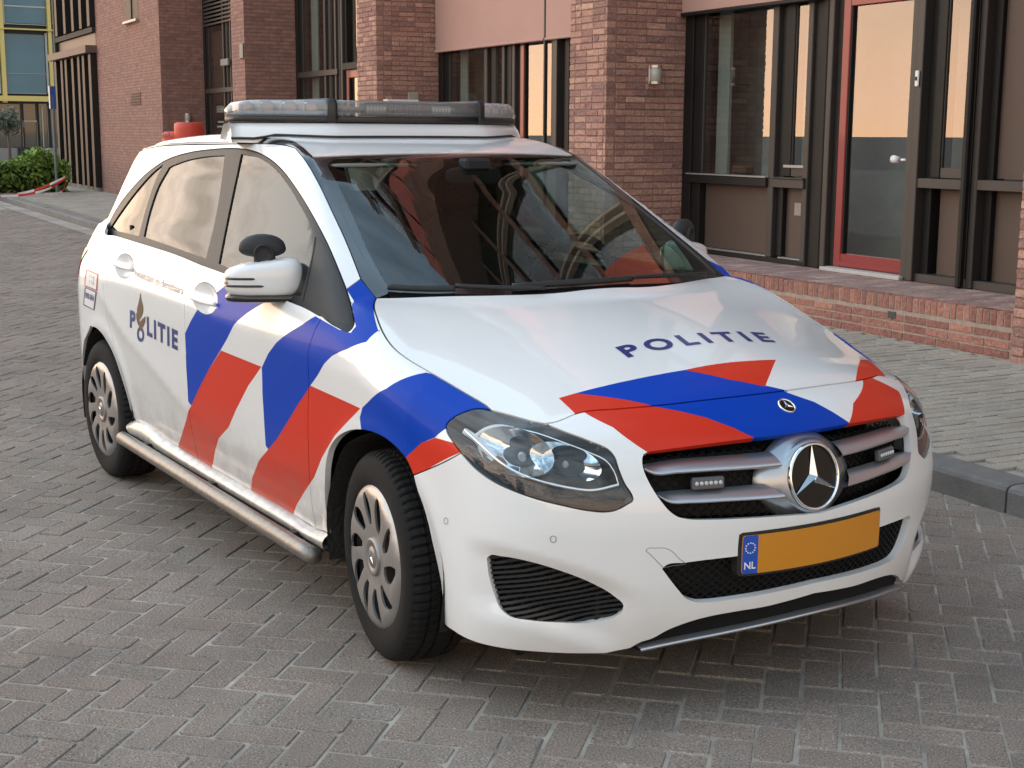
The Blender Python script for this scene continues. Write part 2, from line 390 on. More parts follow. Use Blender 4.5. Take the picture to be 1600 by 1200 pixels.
def inset(Q,g):
    """move a closed outline inwards by g"""
    a=.5*np.sum(Q[:,0]*np.roll(Q[:,1],-1)-np.roll(Q[:,0],-1)*Q[:,1]); s=1 if a>0 else -1
    e1=Q-np.roll(Q,1,0); e2=np.roll(Q,-1,0)-Q
    def nrm(e): n=np.stack([-e[:,1],e[:,0]],1)*s; return n/np.maximum(np.linalg.norm(n,axis=1,keepdims=True),1e-9)
    n1,n2=nrm(e1),nrm(e2); n=n1+n2; l=np.linalg.norm(n,axis=1,keepdims=True); n=n/np.maximum(l,1e-6); c=np.maximum(np.sum(n*n1,1,keepdims=True),.5)
    return Q+n*g/c
def cdt(out,holes,extra,sp):
    """triangulate the region inside out, outside holes, with extra closed lines as edges"""
    pts=[];edges=[]
    def loop(q):
        n=len(pts); pts.extend(q.tolist()); edges.extend([(n+i,n+(i+1)%len(q)) for i in range(len(q))])
    loop(out)
    for h in holes: loop(h)
    for e in extra: loop(e)
    B=np.array(pts); lo=out.min(0); hi=out.max(0)
    gx,gy=np.meshgrid(np.arange(lo[0],hi[0],sp),np.arange(lo[1],hi[1],sp*.92)); gx=gx+sp*.5*(np.arange(gx.shape[0])%2)[:,None]
    G=np.stack([gx.ravel(),gy.ravel()],1); G=G[inpoly(G,out)]
    for h in holes: G=G[~inpoly(G,h)]
    if len(G):
        seg=[]
        for q in [out]+list(holes)+list(extra): seg.append(np.stack([q,np.roll(q,-1,0)],1))
        seg=np.concatenate(seg); A=seg[:,0]; D=seg[:,1]-A; LL=np.maximum((D**2).sum(1),1e-12); ok=np.ones(len(G),bool)
        for i in range(0,len(G),400):
            g=G[i:i+400,None,:]; t=np.clip(((g-A)*D).sum(2)/LL,0,1); dd=((g-(A+t[...,None]*D))**2).sum(2).min(1); ok[i:i+400]=dd>(sp*.42)**2
        G=G[ok]
    allp=[Vector((float(p[0]),float(p[1]))) for p in np.vstack([B,G])]
    r=delaunay_2d_cdt(allp,edges,[],0,1e-6,False)
    V=np.array([(v.x,v.y) for v in r[0]]); T=np.array([f for f in r[2] if len(f)==3])
    c=V[T].mean(1); k=inpoly(c,out)
    for h in holes: k&=~inpoly(c,h)
    T=T[k]; ar=(V[T[:,1]]-V[T[:,0]]); br=(V[T[:,2]]-V[T[:,0]]); cr=ar[:,0]*br[:,1]-ar[:,1]*br[:,0]; T=T[np.abs(cr)>1e-10]; cr=cr[np.abs(cr)>1e-10]
    T[cr<0]=T[cr<0][:,::-1]
    u=np.unique(T); m=-np.ones(len(V),int); m[u]=np.arange(len(u)); return V[u],m[T]
def lift(Q,dom,off=0.):
    o,d=dom[1](Q); X=hit(o,d); bad=np.isnan(X[:,0])
    if bad.any():
        good=np.where(~bad)[0]
        for i in np.where(bad)[0]:
            j=good[((Q[good]-Q[i])**2).sum(1).argmin()]; X[i]=X[j]
    n=grad(X); return X+n*off,n
def panel(name,outline,dom,mats,parent,holes=(),livery=(),sp=.022,gap=.0018,skirt=.014,off=0.,mirror=False,both=True,bsp=None):
    """one sheet-metal / glass panel. outline, holes, livery: 3D points on the body"""
    to=dom[0]; bsp=bsp or sp*.8
    out=inset(resample(to(np.asarray(outline)),bsp),gap); H=[inset(resample(to(np.asarray(h)),bsp),-gap) for h in holes]; E=[resample(to(np.asarray(l)),bsp) for l,_ in livery]
    V2,T=cdt(out,H,E,sp); c=V2[T].mean(1); fm=np.zeros(len(T),int)
    for q,(l,i) in zip(E,livery): fm[inpoly(c,q)]=i
    X,n=lift(V2,dom,off)
    fn=np.cross(X[T[:,1]]-X[T[:,0]],X[T[:,2]]-X[T[:,0]]); fl=np.sum(fn*n[T].mean(1),1)<0; T=T.copy(); T[fl]=T[fl][:,::-1]
    V=X; N=n; Fc=[tuple(t) for t in T]
    if skirt>0:
        cnt={}
        for ti,t in enumerate(T):
            for a,b in ((t[0],t[1]),(t[1],t[2]),(t[2],t[0])): cnt.setdefault((min(a,b),max(a,b)),[]).append((a,b,ti))
        be=[v[0] for v in cnt.values() if len(v)==1]; m={}
        V=list(X); N=list(n); fm=list(fm)
        def g(i):
            if i not in m: m[i]=len(V); V.append(X[i]); V.append(X[i]-n[i]*skirt); N.append(np.zeros(3)); N.append(np.zeros(3))
            return m[i]
        for a,b,ti in be: ia,ib=g(a),g(b); Fc.append((ib,ia,ia+1,ib+1)); fm.append(fm[ti])
        V=np.array(V); N=np.array(N)
    objs=[]
    if both: objs.append(mobj(name,V,Fc,mats,parent,True,fm,N))
    if mirror:
        s=np.array([1,-1,1]); objs.append(mobj(name,V*s,[tuple(reversed(f)) for f in Fc],mats,parent,True,fm,N*s))
    return objs
def sym(X):
    """near-half boundary running centre -> edge -> centre, closed by its mirror image"""
    X=np.asarray(X); return np.vstack([X,(X*np.array([1,-1,1]))[::-1]])
# ------------------------------------------------------------------ street setting
AL = math.atan(.095); FO = Vector((-2.298, 4.928, 0)); FM = Matrix.Translation(FO) @ Matrix.Rotation(-AL, 4, 'Z')   # facade frame: x = -u, y = depth into the building
def fw(u, d, z): return FM @ Vector((-u, d, z))
def projpx(P):
    q = np.asarray(P)-CAM; x, y, z = q@CR_, q@CD_, q@CF_; z = np.maximum(z, .05); return 800+FPX*x/z, 600+FPX*y/z, z
def speckle(name, col, light, dark, var, rough=.85, scale=170, attr=None, objrand=.075):
    """concrete with pale and dark aggregate grains"""
    m = bpy.data.materials.new(name); m.use_nodes = True; nt = m.node_tree; N = nt.nodes; L = nt.links; b = N['Principled BSDF']; b.inputs['Roughness'].default_value = rough; b.inputs['Specular IOR Level'].default_value = .35
    tc = N.new('ShaderNodeTexCoord'); geo = N.new('ShaderNodeNewGeometry')
    n1 = N.new('ShaderNodeTexNoise'); n1.inputs['Scale'].default_value = scale; n1.inputs['Detail'].default_value = 3; n1.inputs['Roughness'].default_value = .7; L.new(geo.outputs['Position'], n1.inputs['Vector'])
    rp = N.new('ShaderNodeValToRGB'); e = rp.color_ramp.elements; e[0].position = .30; e[0].color = (*dark, 1); e[1].position = .74; e[1].color = (*light, 1)
    k = e.new(.50); k.color = (*col, 1); k = e.new(.62); k.color = (*[c*1.12 for c in col], 1); L.new(n1.outputs['Fac'], rp.inputs[0])
    n2 = N.new('ShaderNodeTexNoise'); n2.inputs['Scale'].default_value = 1.3; n2.inputs['Detail'].default_value = 8; n2.inputs['Roughness'].default_value = .68; L.new(geo.outputs['Position'], n2.inputs['Vector'])
    mr = N.new('ShaderNodeMapRange'); mr.inputs['From Min'].default_value = .3; mr.inputs['From Max'].default_value = .7; mr.inputs['To Min'].default_value = 1-var; mr.inputs['To Max'].default_value = 1+var; L.new(n2.outputs['Fac'], mr.inputs['Value'])
    if attr: r = N.new('ShaderNodeAttribute'); r.attribute_name = attr; ro = r.outputs['Fac']
    else: r = N.new('ShaderNodeObjectInfo'); ro = r.outputs['Random']
    mr2 = N.new('ShaderNodeMapRange'); mr2.inputs['To Min'].default_value = 1-objrand; mr2.inputs['To Max'].default_value = 1+objrand; L.new(ro, mr2.inputs['Value'])
    mm = N.new('ShaderNodeMath'); mm.operation = 'MULTIPLY'; L.new(mr.outputs[0], mm.inputs[0]); L.new(mr2.outputs[0], mm.inputs[1])
    # some stones are warmer than others
    hue = N.new('ShaderNodeMixRGB'); hue.blend_type = 'MULTIPLY'; hue.inputs[2].default_value = (1.05, .985, .955, 1); fr = N.new('ShaderNodeMath'); fr.operation = 'FRACT'; m7 = N.new('ShaderNodeMath'); m7.operation = 'MULTIPLY'; m7.inputs[1].default_value = 7.31; L.new(ro, m7.inputs[0]); L.new(m7.outputs[0], fr.inputs[0]); L.new(fr.outputs[0], hue.inputs[0]); L.new(rp.outputs[0], hue.inputs[1])
    vm = N.new('ShaderNodeVectorMath'); vm.operation = 'SCALE'; L.new(hue.outputs[0], vm.inputs[0]); L.new(mm.outputs[0], vm.inputs['Scale']); L.new(vm.outputs[0], b.inputs['Base Color'])
    bp = N.new('ShaderNodeBump'); bp.inputs['Strength'].default_value = .9; bp.inputs['Distance'].default_value = .004; L.new(n1.outputs['Fac'], bp.inputs['Height']); L.new(bp.outputs[0], b.inputs['Normal'])
    MATS[name] = m; return m
PAV = dict(col=(.252,.214,.182), light=(.82,.74,.66), dark=(.058,.049,.042), var=.24)
PAVO, PAVA = speckle('paver_concrete', **PAV), speckle('paver_concrete_joined', attr='rnd', **PAV)
SAND = mat('joint_sand', (.33,.295,.25), .95, var=.6, vscale=5, bump=.3, bscale=200)
# ground sheet and road bed
g = 900; mobj('ground', [(-g,-g,-.06),(g,-g,-.06),(g,g,-.06),(-g,g,-.06)], [(0,1,2,3)], mat('far_ground', (.16,.155,.15), .95, var=.2, vscale=.5), None, kind='structure')
K0 = [fw(60,-2.58,0), fw(-30,-2.58,0)]
ROAD = mobj('road', [(-60,-26,-.0035),(30,-26,-.0035),(K0[1].x,K0[1].y,-.0035),(K0[0].x,K0[0].y,-.0035)], [(0,1,2,3)], SAND, None, kind='structure')
def paver_mesh(L_, W_, seed, h=.05, b=.004):
    """worn paving block: slightly chipped corners, top at z = 0"""
    r = random.Random(seed); hx, hy = L_/2, W_/2
    def ring(ix, z, j):
        P = []
        for sx, sy in ((-1,-1),(1,-1),(1,1),(-1,1)):
            c = b*(1.1+2.6*r.random()**2); cx, cy = sx*(hx-ix), sy*(hy-ix)
            p1, p2 = (cx-sx*c, cy), (cx, cy-sy*c)
            P += [p1, p2] if sx*sy < 0 else [p2, p1]
        return [(x+r.uniform(-j,j), y+r.uniform(-j,j), z+r.uniform(-.0006,.0006)) for x, y in P]
    A, B_, C_ = ring(b, 0, .0009), ring(0, -b, .0009), ring(0, -h, 0); V = A+B_+C_; n = 8
    Fc = [tuple(range(n))]+[(n+i, n+(i+1) % n, (i+1) % n, i) for i in range(n)]+[(2*n+i, 2*n+(i+1) % n, n+(i+1) % n, n+i) for i in range(n)]
    return V, Fc
def lay(name, spots, L_, W_, parent, mo, ma, keep, h=.05, b=.004, tilt=.006):
    """spots: (x, y, z, angle). The `keep` largest in view become objects, the rest one joined part"""
    var = [paver_mesh(L_, W_, i, h, b) for i in range(8)]; S = np.array(spots)
    px, py, dz = projpx(S[:, :3]); ok = (px > -260-900*(dz < 9)) & (px < 1860+500*(dz < 9)) & (py < 1420) & (py > 150); S = S[ok]; px, py, dz = px[ok], py[ok], dz[ok]
    hid = ((S[:, 0] > -3.3) & (S[:, 0] < .8) & (np.abs(S[:, 1]) < .75)) | (px < 0) | (px > 1600) | (py > 1200)
    order = np.argsort(dz+100*hid); r = random.Random(3); me = []
    for V, Fc in var:
        m = bpy.data.meshes.new(name); m.from_pydata(V, [], Fc); m.materials.append(mo); me.append(m)
    mb = MB()
    for n_, i in enumerate(order):
        x, y, z, a = S[i]; T = Matrix.Translation((x+r.uniform(-.0024,.0024), y+r.uniform(-.0024,.0024), z+r.uniform(-.0026,.0022))) @ Matrix.Rotation(a+r.uniform(-.02,.02), 4, 'Z') @ Matrix.Rotation(r.uniform(-tilt,tilt), 4, 'X') @ Matrix.Rotation(r.uniform(-tilt,tilt)*.5, 4, 'Y'); k = r.randrange(8)
        if n_ < keep:
            o = bpy.data.objects.new(name, me[k]); COL.objects.link(o); o.parent = parent; o.matrix_world = T
        else:
            V, Fc = var[k]
            if dz[i] > 9: V, Fc = V[:16], Fc[:9]
            mb.add([tuple(T @ Vector(v)) for v in V], Fc, r.random())
    mb.build(name, ma, parent, kind='stuff')
spots = []
ca, sa = math.cos(math.radians(44)), math.sin(math.radians(44)); w = .1065
for i in range(-360, 120):
    for j in range(-180, 360):
        k = (i-j) % 4
        if k == 0: c = (i+1., j+.5); a = 0
        elif k == 3: c = (i+.5, j+1.); a = math.pi/2
        else: continue
        x, y = (c[0]*ca-c[1]*sa)*w, (c[0]*sa+c[1]*ca)*w
        if x < -26 or x > 2.6 or y < -6.5: continue
        q = FM.inverted() @ Vector((x, y, 0))
        if q.y > -2.50: continue
        spots.append((x, y, 0., math.radians(44)+a))
lay('paver', spots, .2065, .0995, ROAD, PAVO, PAVA, 300)
# pale gutter course along the kerb
gm = speckle('gutter_concrete', (.34,.32,.29), (.55,.53,.5), (.16,.15,.13), .3)
V = [tuple(fw(u, d, .005)) for u, d in ((60,-3.05),(9.5,-2.86),(9.5,-2.60),(60,-2.60))]; mobj('gutter', V, [(0,1,2,3)], gm, None, kind='structure')
# pavement
PVM = mobj('pavement', [tuple(fw(u, d, .104)) for u, d in ((60,-2.42),(-14,-2.42),(-14,1.2),(60,1.2))], [(0,1,2,3)], SAND, None, kind='structure')
spots = []; pw = .0905; pl = .205
for i in range(-60, 340):
    u = i*pw
    for j in range(-1, 13):
        d = -2.40+(j+.5*(i % 2)+.5)*pl
        if d > -.02 or d < -2.34: continue
        p = fw(u, d, .12); spots.append((p.x, p.y, .12, -AL+math.pi/2))
SWM = dict(col=(.345,.318,.272), light=(.62,.58,.52), dark=(.17,.155,.13), var=.18)
lay('paving_brick', spots, .199, .0835, PVM, speckle('pavement_brick', **SWM), speckle('pavement_brick_joined', attr='rnd', **SWM), 300, .04, .0035, .008)
# kerb stones
KM = mat('kerb_concrete', (.165,.16,.152), .85, var=.25, vscale=7, bump=.4, bscale=120, objrand=.08)
V = [tuple(fw(u, d, z)) for u, d, z in ((60,-2.56,.02),(-14,-2.56,.02),(-14,-2.42,.02),(60,-2.42,.02))]; KERB = mobj('kerb', V, [(0,1,2,3)], KM, None, kind='structure')
km = bpy.data.meshes.new('kerb_stone'); prof = [(-2.58,-.1),(-2.58,.095),(-2.572,.110),(-2.556,.118),(-2.53,.121),(-2.40,.121),(-2.40,-.1)]
V = [(x, d, z) for x in (-.496, .496) for d, z in prof]; n = len(prof); Fc = [(i, (i+1) % n, n+(i+1) % n, n+i) for i in range(n)]+[tuple(reversed(range(n))), tuple(range(n, 2*n))]
km.from_pydata(V, [], Fc); km.materials.append(KM); km.update()
for i in range(-5, 45):
    o = bpy.data.objects.new('kerb_stone', km); COL.objects.link(o); o.parent = KERB; o.matrix_world = FM @ Matrix.Translation((-(i-1.952), 0, random.uniform(-.002,.002))) @ Matrix.Rotation(random.uniform(-.002,.002), 4, 'Z')
# ------------------------------------------------------------------ brick building along the pavement
def brickmat(name, attr=None, col=(.390,.226,.176), col2=(.25,.148,.125)):
    m = bpy.data.materials.new(name); m.use_nodes = True; nt = m.node_tree; N = nt.nodes; L = nt.links; b = N['Principled BSDF']; b.inputs['Roughness'].default_value = .85; b.inputs['Specular IOR Level'].default_value = .3
    geo = N.new('ShaderNodeNewGeometry')
    if attr: r = N.new('ShaderNodeAttribute'); r.attribute_name = attr; ro = r.outputs['Fac']
    else: r = N.new('ShaderNodeObjectInfo'); ro = r.outputs['Random']
    rp = N.new('ShaderNodeValToRGB'); e = rp.color_ramp.elements; e[0].position = 0; e[0].color = (*col2, 1); e[1].position = 1; e[1].color = (col[0]*1.3, col[1]*1.35, col[2]*1.35, 1); k = e.new(.25); k.color = (col[0]*.78, col[1]*.72, col[2]*.8, 1); k = e.new(.62); k.color = (*col, 1); k = e.new(.93); k.color = (col[0]*1.12, col[1]*1.1, col[2]*1.1, 1)
    L.new(ro, rp.inputs[0])
    n = N.new('ShaderNodeTexNoise'); n.inputs['Scale'].default_value = 38; n.inputs['Detail'].default_value = 6; n.inputs['Roughness'].default_value = .7; L.new(geo.outputs['Position'], n.inputs['Vector'])
    mr = N.new('ShaderNodeMapRange'); mr.inputs['From Min'].default_value = .28; mr.inputs['From Max'].default_value = .72; mr.inputs['To Min'].default_value = .62; mr.inputs['To Max'].default_value = 1.4; L.new(n.outputs['Fac'], mr.inputs['Value'])
    vm = N.new('ShaderNodeVectorMath'); vm.operation = 'SCALE'; L.new(rp.outputs[0], vm.inputs[0]); L.new(mr.outputs[0], vm.inputs['Scale']); L.new(vm.outputs[0], b.inputs['Base Color'])
    n3 = N.new('ShaderNodeTexNoise'); n3.inputs['Scale'].default_value = 45; n3.inputs['Detail'].default_value = 4; L.new(geo.outputs['Position'], n3.inputs['Vector'])
    bp = N.new('ShaderNodeBump'); bp.inputs['Strength'].default_value = .8; bp.inputs['Distance'].default_value = .012; L.new(n3.outputs['Fac'], bp.inputs['Height']); L.new(bp.outputs[0], b.inputs['Normal'])
    MATS[name] = m; return m
BRO, BRA = brickmat('brick'), brickmat('brick_joined', 'rnd'); PLO, PLA = brickmat('plinth_brick', None, (.32,.152,.114), (.25,.120,.092)), brickmat('plinth_brick_joined', 'rnd', (.32,.152,.114), (.25,.120,.092))
MORT = mat('mortar_dark', (.235,.150,.118), .95, var=.3, vscale=20); MORTL = mat('mortar_pale', (.33,.27,.22), .95, var=.25, vscale=20)
def fartex(name):
    """brickwork too far off to pick apart: courses from a brick texture on metre coordinates"""
    m = bpy.data.materials.new(name); m.use_nodes = True; nt = m.node_tree; N = nt.nodes; L = nt.links; b = N['Principled BSDF']; b.inputs['Roughness'].default_value = .9
    uv = N.new('ShaderNodeUVMap'); br = N.new('ShaderNodeTexBrick'); br.inputs['Scale'].default_value = 1; br.inputs['Brick Width'].default_value = .22; br.inputs['Row Height'].default_value = .0625; br.inputs['Mortar Size'].default_value = .007; br.inputs['Mortar Smooth'].default_value = .3
    br.offset_frequency = 2; br.offset = .38; br.inputs['Bias'].default_value = -.1; br.inputs['Color1'].default_value = (.315,.168,.132,1); br.inputs['Color2'].default_value = (.225,.122,.10,1); br.inputs['Mortar'].default_value = (.21,.13,.105,1)
    L.new(uv.outputs[0], br.inputs['Vector'])
    n = N.new('ShaderNodeTexNoise'); n.inputs['Scale'].default_value = 9; n.inputs['Detail'].default_value = 7; n.inputs['Roughness'].default_value = .75; L.new(uv.outputs[0], n.inputs['Vector'])
    mr = N.new('ShaderNodeMapRange'); mr.inputs['From Min'].default_value = .3; mr.inputs['From Max'].default_value = .7; mr.inputs['To Min'].default_value = .7; mr.inputs['To Max'].default_value = 1.3; L.new(n.outputs['Fac'], mr.inputs['Value'])
    vm = N.new('ShaderNodeVectorMath'); vm.operation = 'SCALE'; L.new(br.outputs['Color'], vm.inputs[0]); L.new(mr.outputs[0], vm.inputs['Scale']); L.new(vm.outputs[0], b.inputs['Base Color'])
    bp = N.new('ShaderNodeBump'); bp.inputs['Strength'].default_value = .9; bp.inputs['Distance'].default_value = .01; bp.invert = True; L.new(br.outputs['Fac'], bp.inputs['Height']); L.new(bp.outputs[0], b.inputs['Normal'])
    MATS[name] = m; return m
BFAR = fartex('brick_far')
BLD = thing('brick_building', 'red-brown brick building with projecting piers, black window bays and red doors', 'building', FO, -AL)
def fmobj(name, V, Fc, m, parent, **k): return mobj(name, V, Fc, m, parent, **k)
def wall(name, P4, m, parent, w_, h_):
    o = mobj(name, P4, [(0,1,2,3)], m, parent); uv = o.data.uv_layers.new(name='UVMap'); off = random.random()*.1
    for i, c in enumerate(((0,0),(w_,0),(w_,h_),(0,h_))): uv.data[i].uv = (c[0]+off, c[1])
    return o
BV = [bevbox(.105, .048, .0255, .004), bevbox(.050, .048, .0255, .004)]
def jitter(V, seed, j=.0022):
    r = random.Random(seed); return [(x+r.uniform(-j,j), y+r.uniform(-j,j)*1.3, z+r.uniform(-j,j)) for x, y, z in V]
BM = {}
for ln in (0, 1):
    for s in range(6):
        V, Fc = BV[ln]; V = jitter(V, s+10*ln)
        for mt in (BRO, PLO):
            me = bpy.data.meshes.new('brick'); me.from_pydata(V, [], Fc); me.materials.append(mt); me.update(); BM[(ln, s, mt.name)] = me
        BM[(ln, s)] = (V, Fc)
BRICKS = []       # (matrix in the building frame, length kind, parent, material pair)
def courses(a0, a1, z0, z1, plane, flip, parent, mats, seed, shift=0.):
    """wild bond on one wall face. plane(a, z) -> matrix"""
    r = random.Random(seed); z = z0+.031
    while z < z1:
        a = a0; first = True
        while a < a1-.03:
            rem = a1-a; ln = 0 if (r.random() < .68 and rem > .20) else 1
            if first and r.random() < .5: ln = 1
            first = False; L_ = .22 if ln == 0 else .11
            if rem < .15: L_ = rem
            BRICKS.append((plane(a+L_/2, z+r.uniform(-.001,.001)), ln, parent, mats, max(.3, (L_-.010)/(.21 if ln == 0 else .10)))); a += L_
        z += .0625
def front_plane(d): return lambda a, z: Matrix.Translation((a, d+.048+random.uniform(-.0025,.0025), z)) @ Matrix.Rotation(random.uniform(-.006,.006), 4, 'Y')
def return_plane(a_): return lambda y, z: Matrix.Translation((a_-.048+random.uniform(-.0025,.0025), y, z)) @ Matrix.Rotation(math.pi/2, 4, 'Z') @ Matrix.Rotation(random.uniform(-.006,.006), 4, 'Y')
PIERS = [(-6.50, -5.80, 'n'), (-.75, -.05, 'n'), (5.07, 5.78, 'n'), (10.83, 11.53, 'n'), (16.60, 17.34, 'f'), (22.32, 28.50, 'f')]
TOPZ = 24.0
for k, (u0, u1, kind) in enumerate(PIERS):
    pr_ = bpy.data.objects.new('brick_pier', None); COL.objects.link(pr_); pr_.parent = BLD
    zb = 3.4 if kind == 'n' else .1
    a0, a1 = -u1, -u0
    if kind == 'n':
        mb = MB(); mb.box(a0+.007, a1-.007, -.043, .90, .1, zb+.02); mb.build('mortar_core', MORT, pr_)
        courses(a0, a1, .1, zb, front_plane(-.05), False, pr_, (BRO, BRA), 10+k)
        courses(.055, .86, .1, zb, return_plane(a1), False, pr_, (BRO, BRA), 30+k)
        courses(.055, .86, .1, 1.6, lambda y, z, a_=a0: Matrix.Translation((a_+.048, y, z)) @ Matrix.Rotation(math.pi/2, 4, 'Z'), False, pr_, (BRO, BRA), 50+k)
    wall('brick_face', [(a0,-.05,zb),(a1,-.05,zb),(a1,-.05,TOPZ),(a0,-.05,TOPZ)], BFAR, pr_, a1-a0, TOPZ-zb)
    wall('brick_face', [(a1,-.05,zb),(a1,.95,zb),(a1,.95,TOPZ),(a1,-.05,TOPZ)], BFAR, pr_, 1.0, TOPZ-zb)
    wall('brick_face', [(a0,.95,zb),(a0,-.05,zb),(a0,-.05,TOPZ),(a0,.95,TOPZ)], BFAR, pr_, 1.0, TOPZ-zb)
# plinth in front of the nearest bay: three courses and a row of bricks on end
PLN = bpy.data.objects.new('plinth', None); COL.objects.link(PLN); PLN.parent = BLD
for k, (ua, ub) in enumerate(((-.05, 5.07), (5.78, 10.83), (11.53, 16.6), (17.34, 22.32), (-5.80, -.75))):
    mb = MB(); mb.box(-ub, -ua, .006, .9, .05, .4255); mb.build('plinth_core', MORTL, PLN)
    if k == 0:
        courses(-ub, -ua-.0, .118, .318, lambda a, z: Matrix.Translation((a, .049+random.uniform(-.001,.001), z)), False, PLN, (PLO, PLA), 77)
        a = -ua-.03; 
        while a > -ub: BRICKS.append((Matrix.Translation((a, .0495, .380)) @ Matrix.Rotation(math.pi/2, 4, 'Y') @ Matrix.Rotation(0, 4, 'Z'), 1, PLN, (PLO, PLA), 1.0)); a -= .0605
    else: wall('brick_face', [(-ub,.002,.1),(-ua,.002,.1),(-ua,.002,.4255),(-ub,.002,.4255)], BFAR, PLN, ub-ua, .325)
    # tread of bricks
    rows_ = MB(); r = random.Random(k)
    a = -ub+.05
    while a < -ua-.02:
        for j, (d0, d1) in enumerate(((.102, .305), (.31, .52), (.525, .73), (.735, .86))): rows_.box(a-.047, a+.047, d0, d1, .38, .4295+r.uniform(-.001,.001), .002, r.random())
        a += .0985
    rows_.build('tread_brick', brickmat('tread_brick', 'rnd', (.34,.235,.20), (.29,.20,.175)) if 'tread_brick' not in MATS else MATS['tread_brick'], PLN, kind='stuff')
# hand the bricks that show largest to objects of their own
def show(T):
    P = np.array(FM @ T.translation); x, y, z = projpx(P[None]); vis = -15 < x[0] < 1610 and -10 < y[0] < 620
    if 330 < x[0] < 1080 and y[0] > 230+max(0, (x[0]-880))*.9: vis = False
    if 1080 <= x[0] and y[0] > 430+(x[0]-1150)*.62 and y[0] > 440: vis = vis and x[0] > 1330
    return (0 if vis else 100)+z[0]
BRICKS.sort(key=lambda b: show(b[0])); JB = {}
for i, (T, ln, par, mats, sx) in enumerate(BRICKS):
    s = random.randrange(6); T = T @ Matrix.Diagonal((sx, 1, 1, 1))
    if i < 300:
        o = bpy.data.objects.new('brick', BM[(ln, s, mats[0].name)]); COL.objects.link(o); o.parent = par; o.matrix_local = T
    else:
        V, Fc = BM[(ln, s)]; JB.setdefault((par.name, mats[1].name), (MB(), par, mats[1]))[0].add([tuple(T @ Vector(v)) for v in V], Fc, random.random())
for mb, par, m_ in JB.values(): mb.build('brick', m_, par, kind='stuff')
mb = MB(); mb.box(-1.165, -1.085, .0, .02, .262, .312); mb.build('vent_grate', mat('vent_dark', (.035,.045,.042), .5), PLN)
# --- window bays
FRB = mat('frame_black', (.010,.0095,.009), .55, spec=.3); FRG = mat('frame_bronze', (.042,.036,.032), .5); REDF = mat('door_red', (.230,.018,.022), .38, coat=.2); PANB = mat('panel_brown', (.085,.056,.042), .55, var=.06, vscale=3)
ALU = mat('sill_aluminium', (.32,.315,.30), .4, metal=.4); SCREEN = mat('sunscreen_fabric', (.45,.275,.23), .9, bump=.2, bscale=500, var=.04, vscale=2)
PANE = glass_mat('window_pane', (.62,.66,.63), 2.05); BACK = [mat('room_dark', (.24,.25,.235), .9, var=.3, vscale=2.5), mat('curtain_pale', (.42,.43,.38), .9, var=.08, vscale=3), mat('room_mid', (.20,.20,.185), .9, var=.15, vscale=3), mat('room_brown', (.09,.062,.05), .9)]
WHT = mat('fitting_white', (.72,.72,.70), .35); CURT = mat('curtain_grey', (.42,.47,.45), .9); STEEL = mat('steel_satin', (.55,.55,.53), .3, metal=.9)
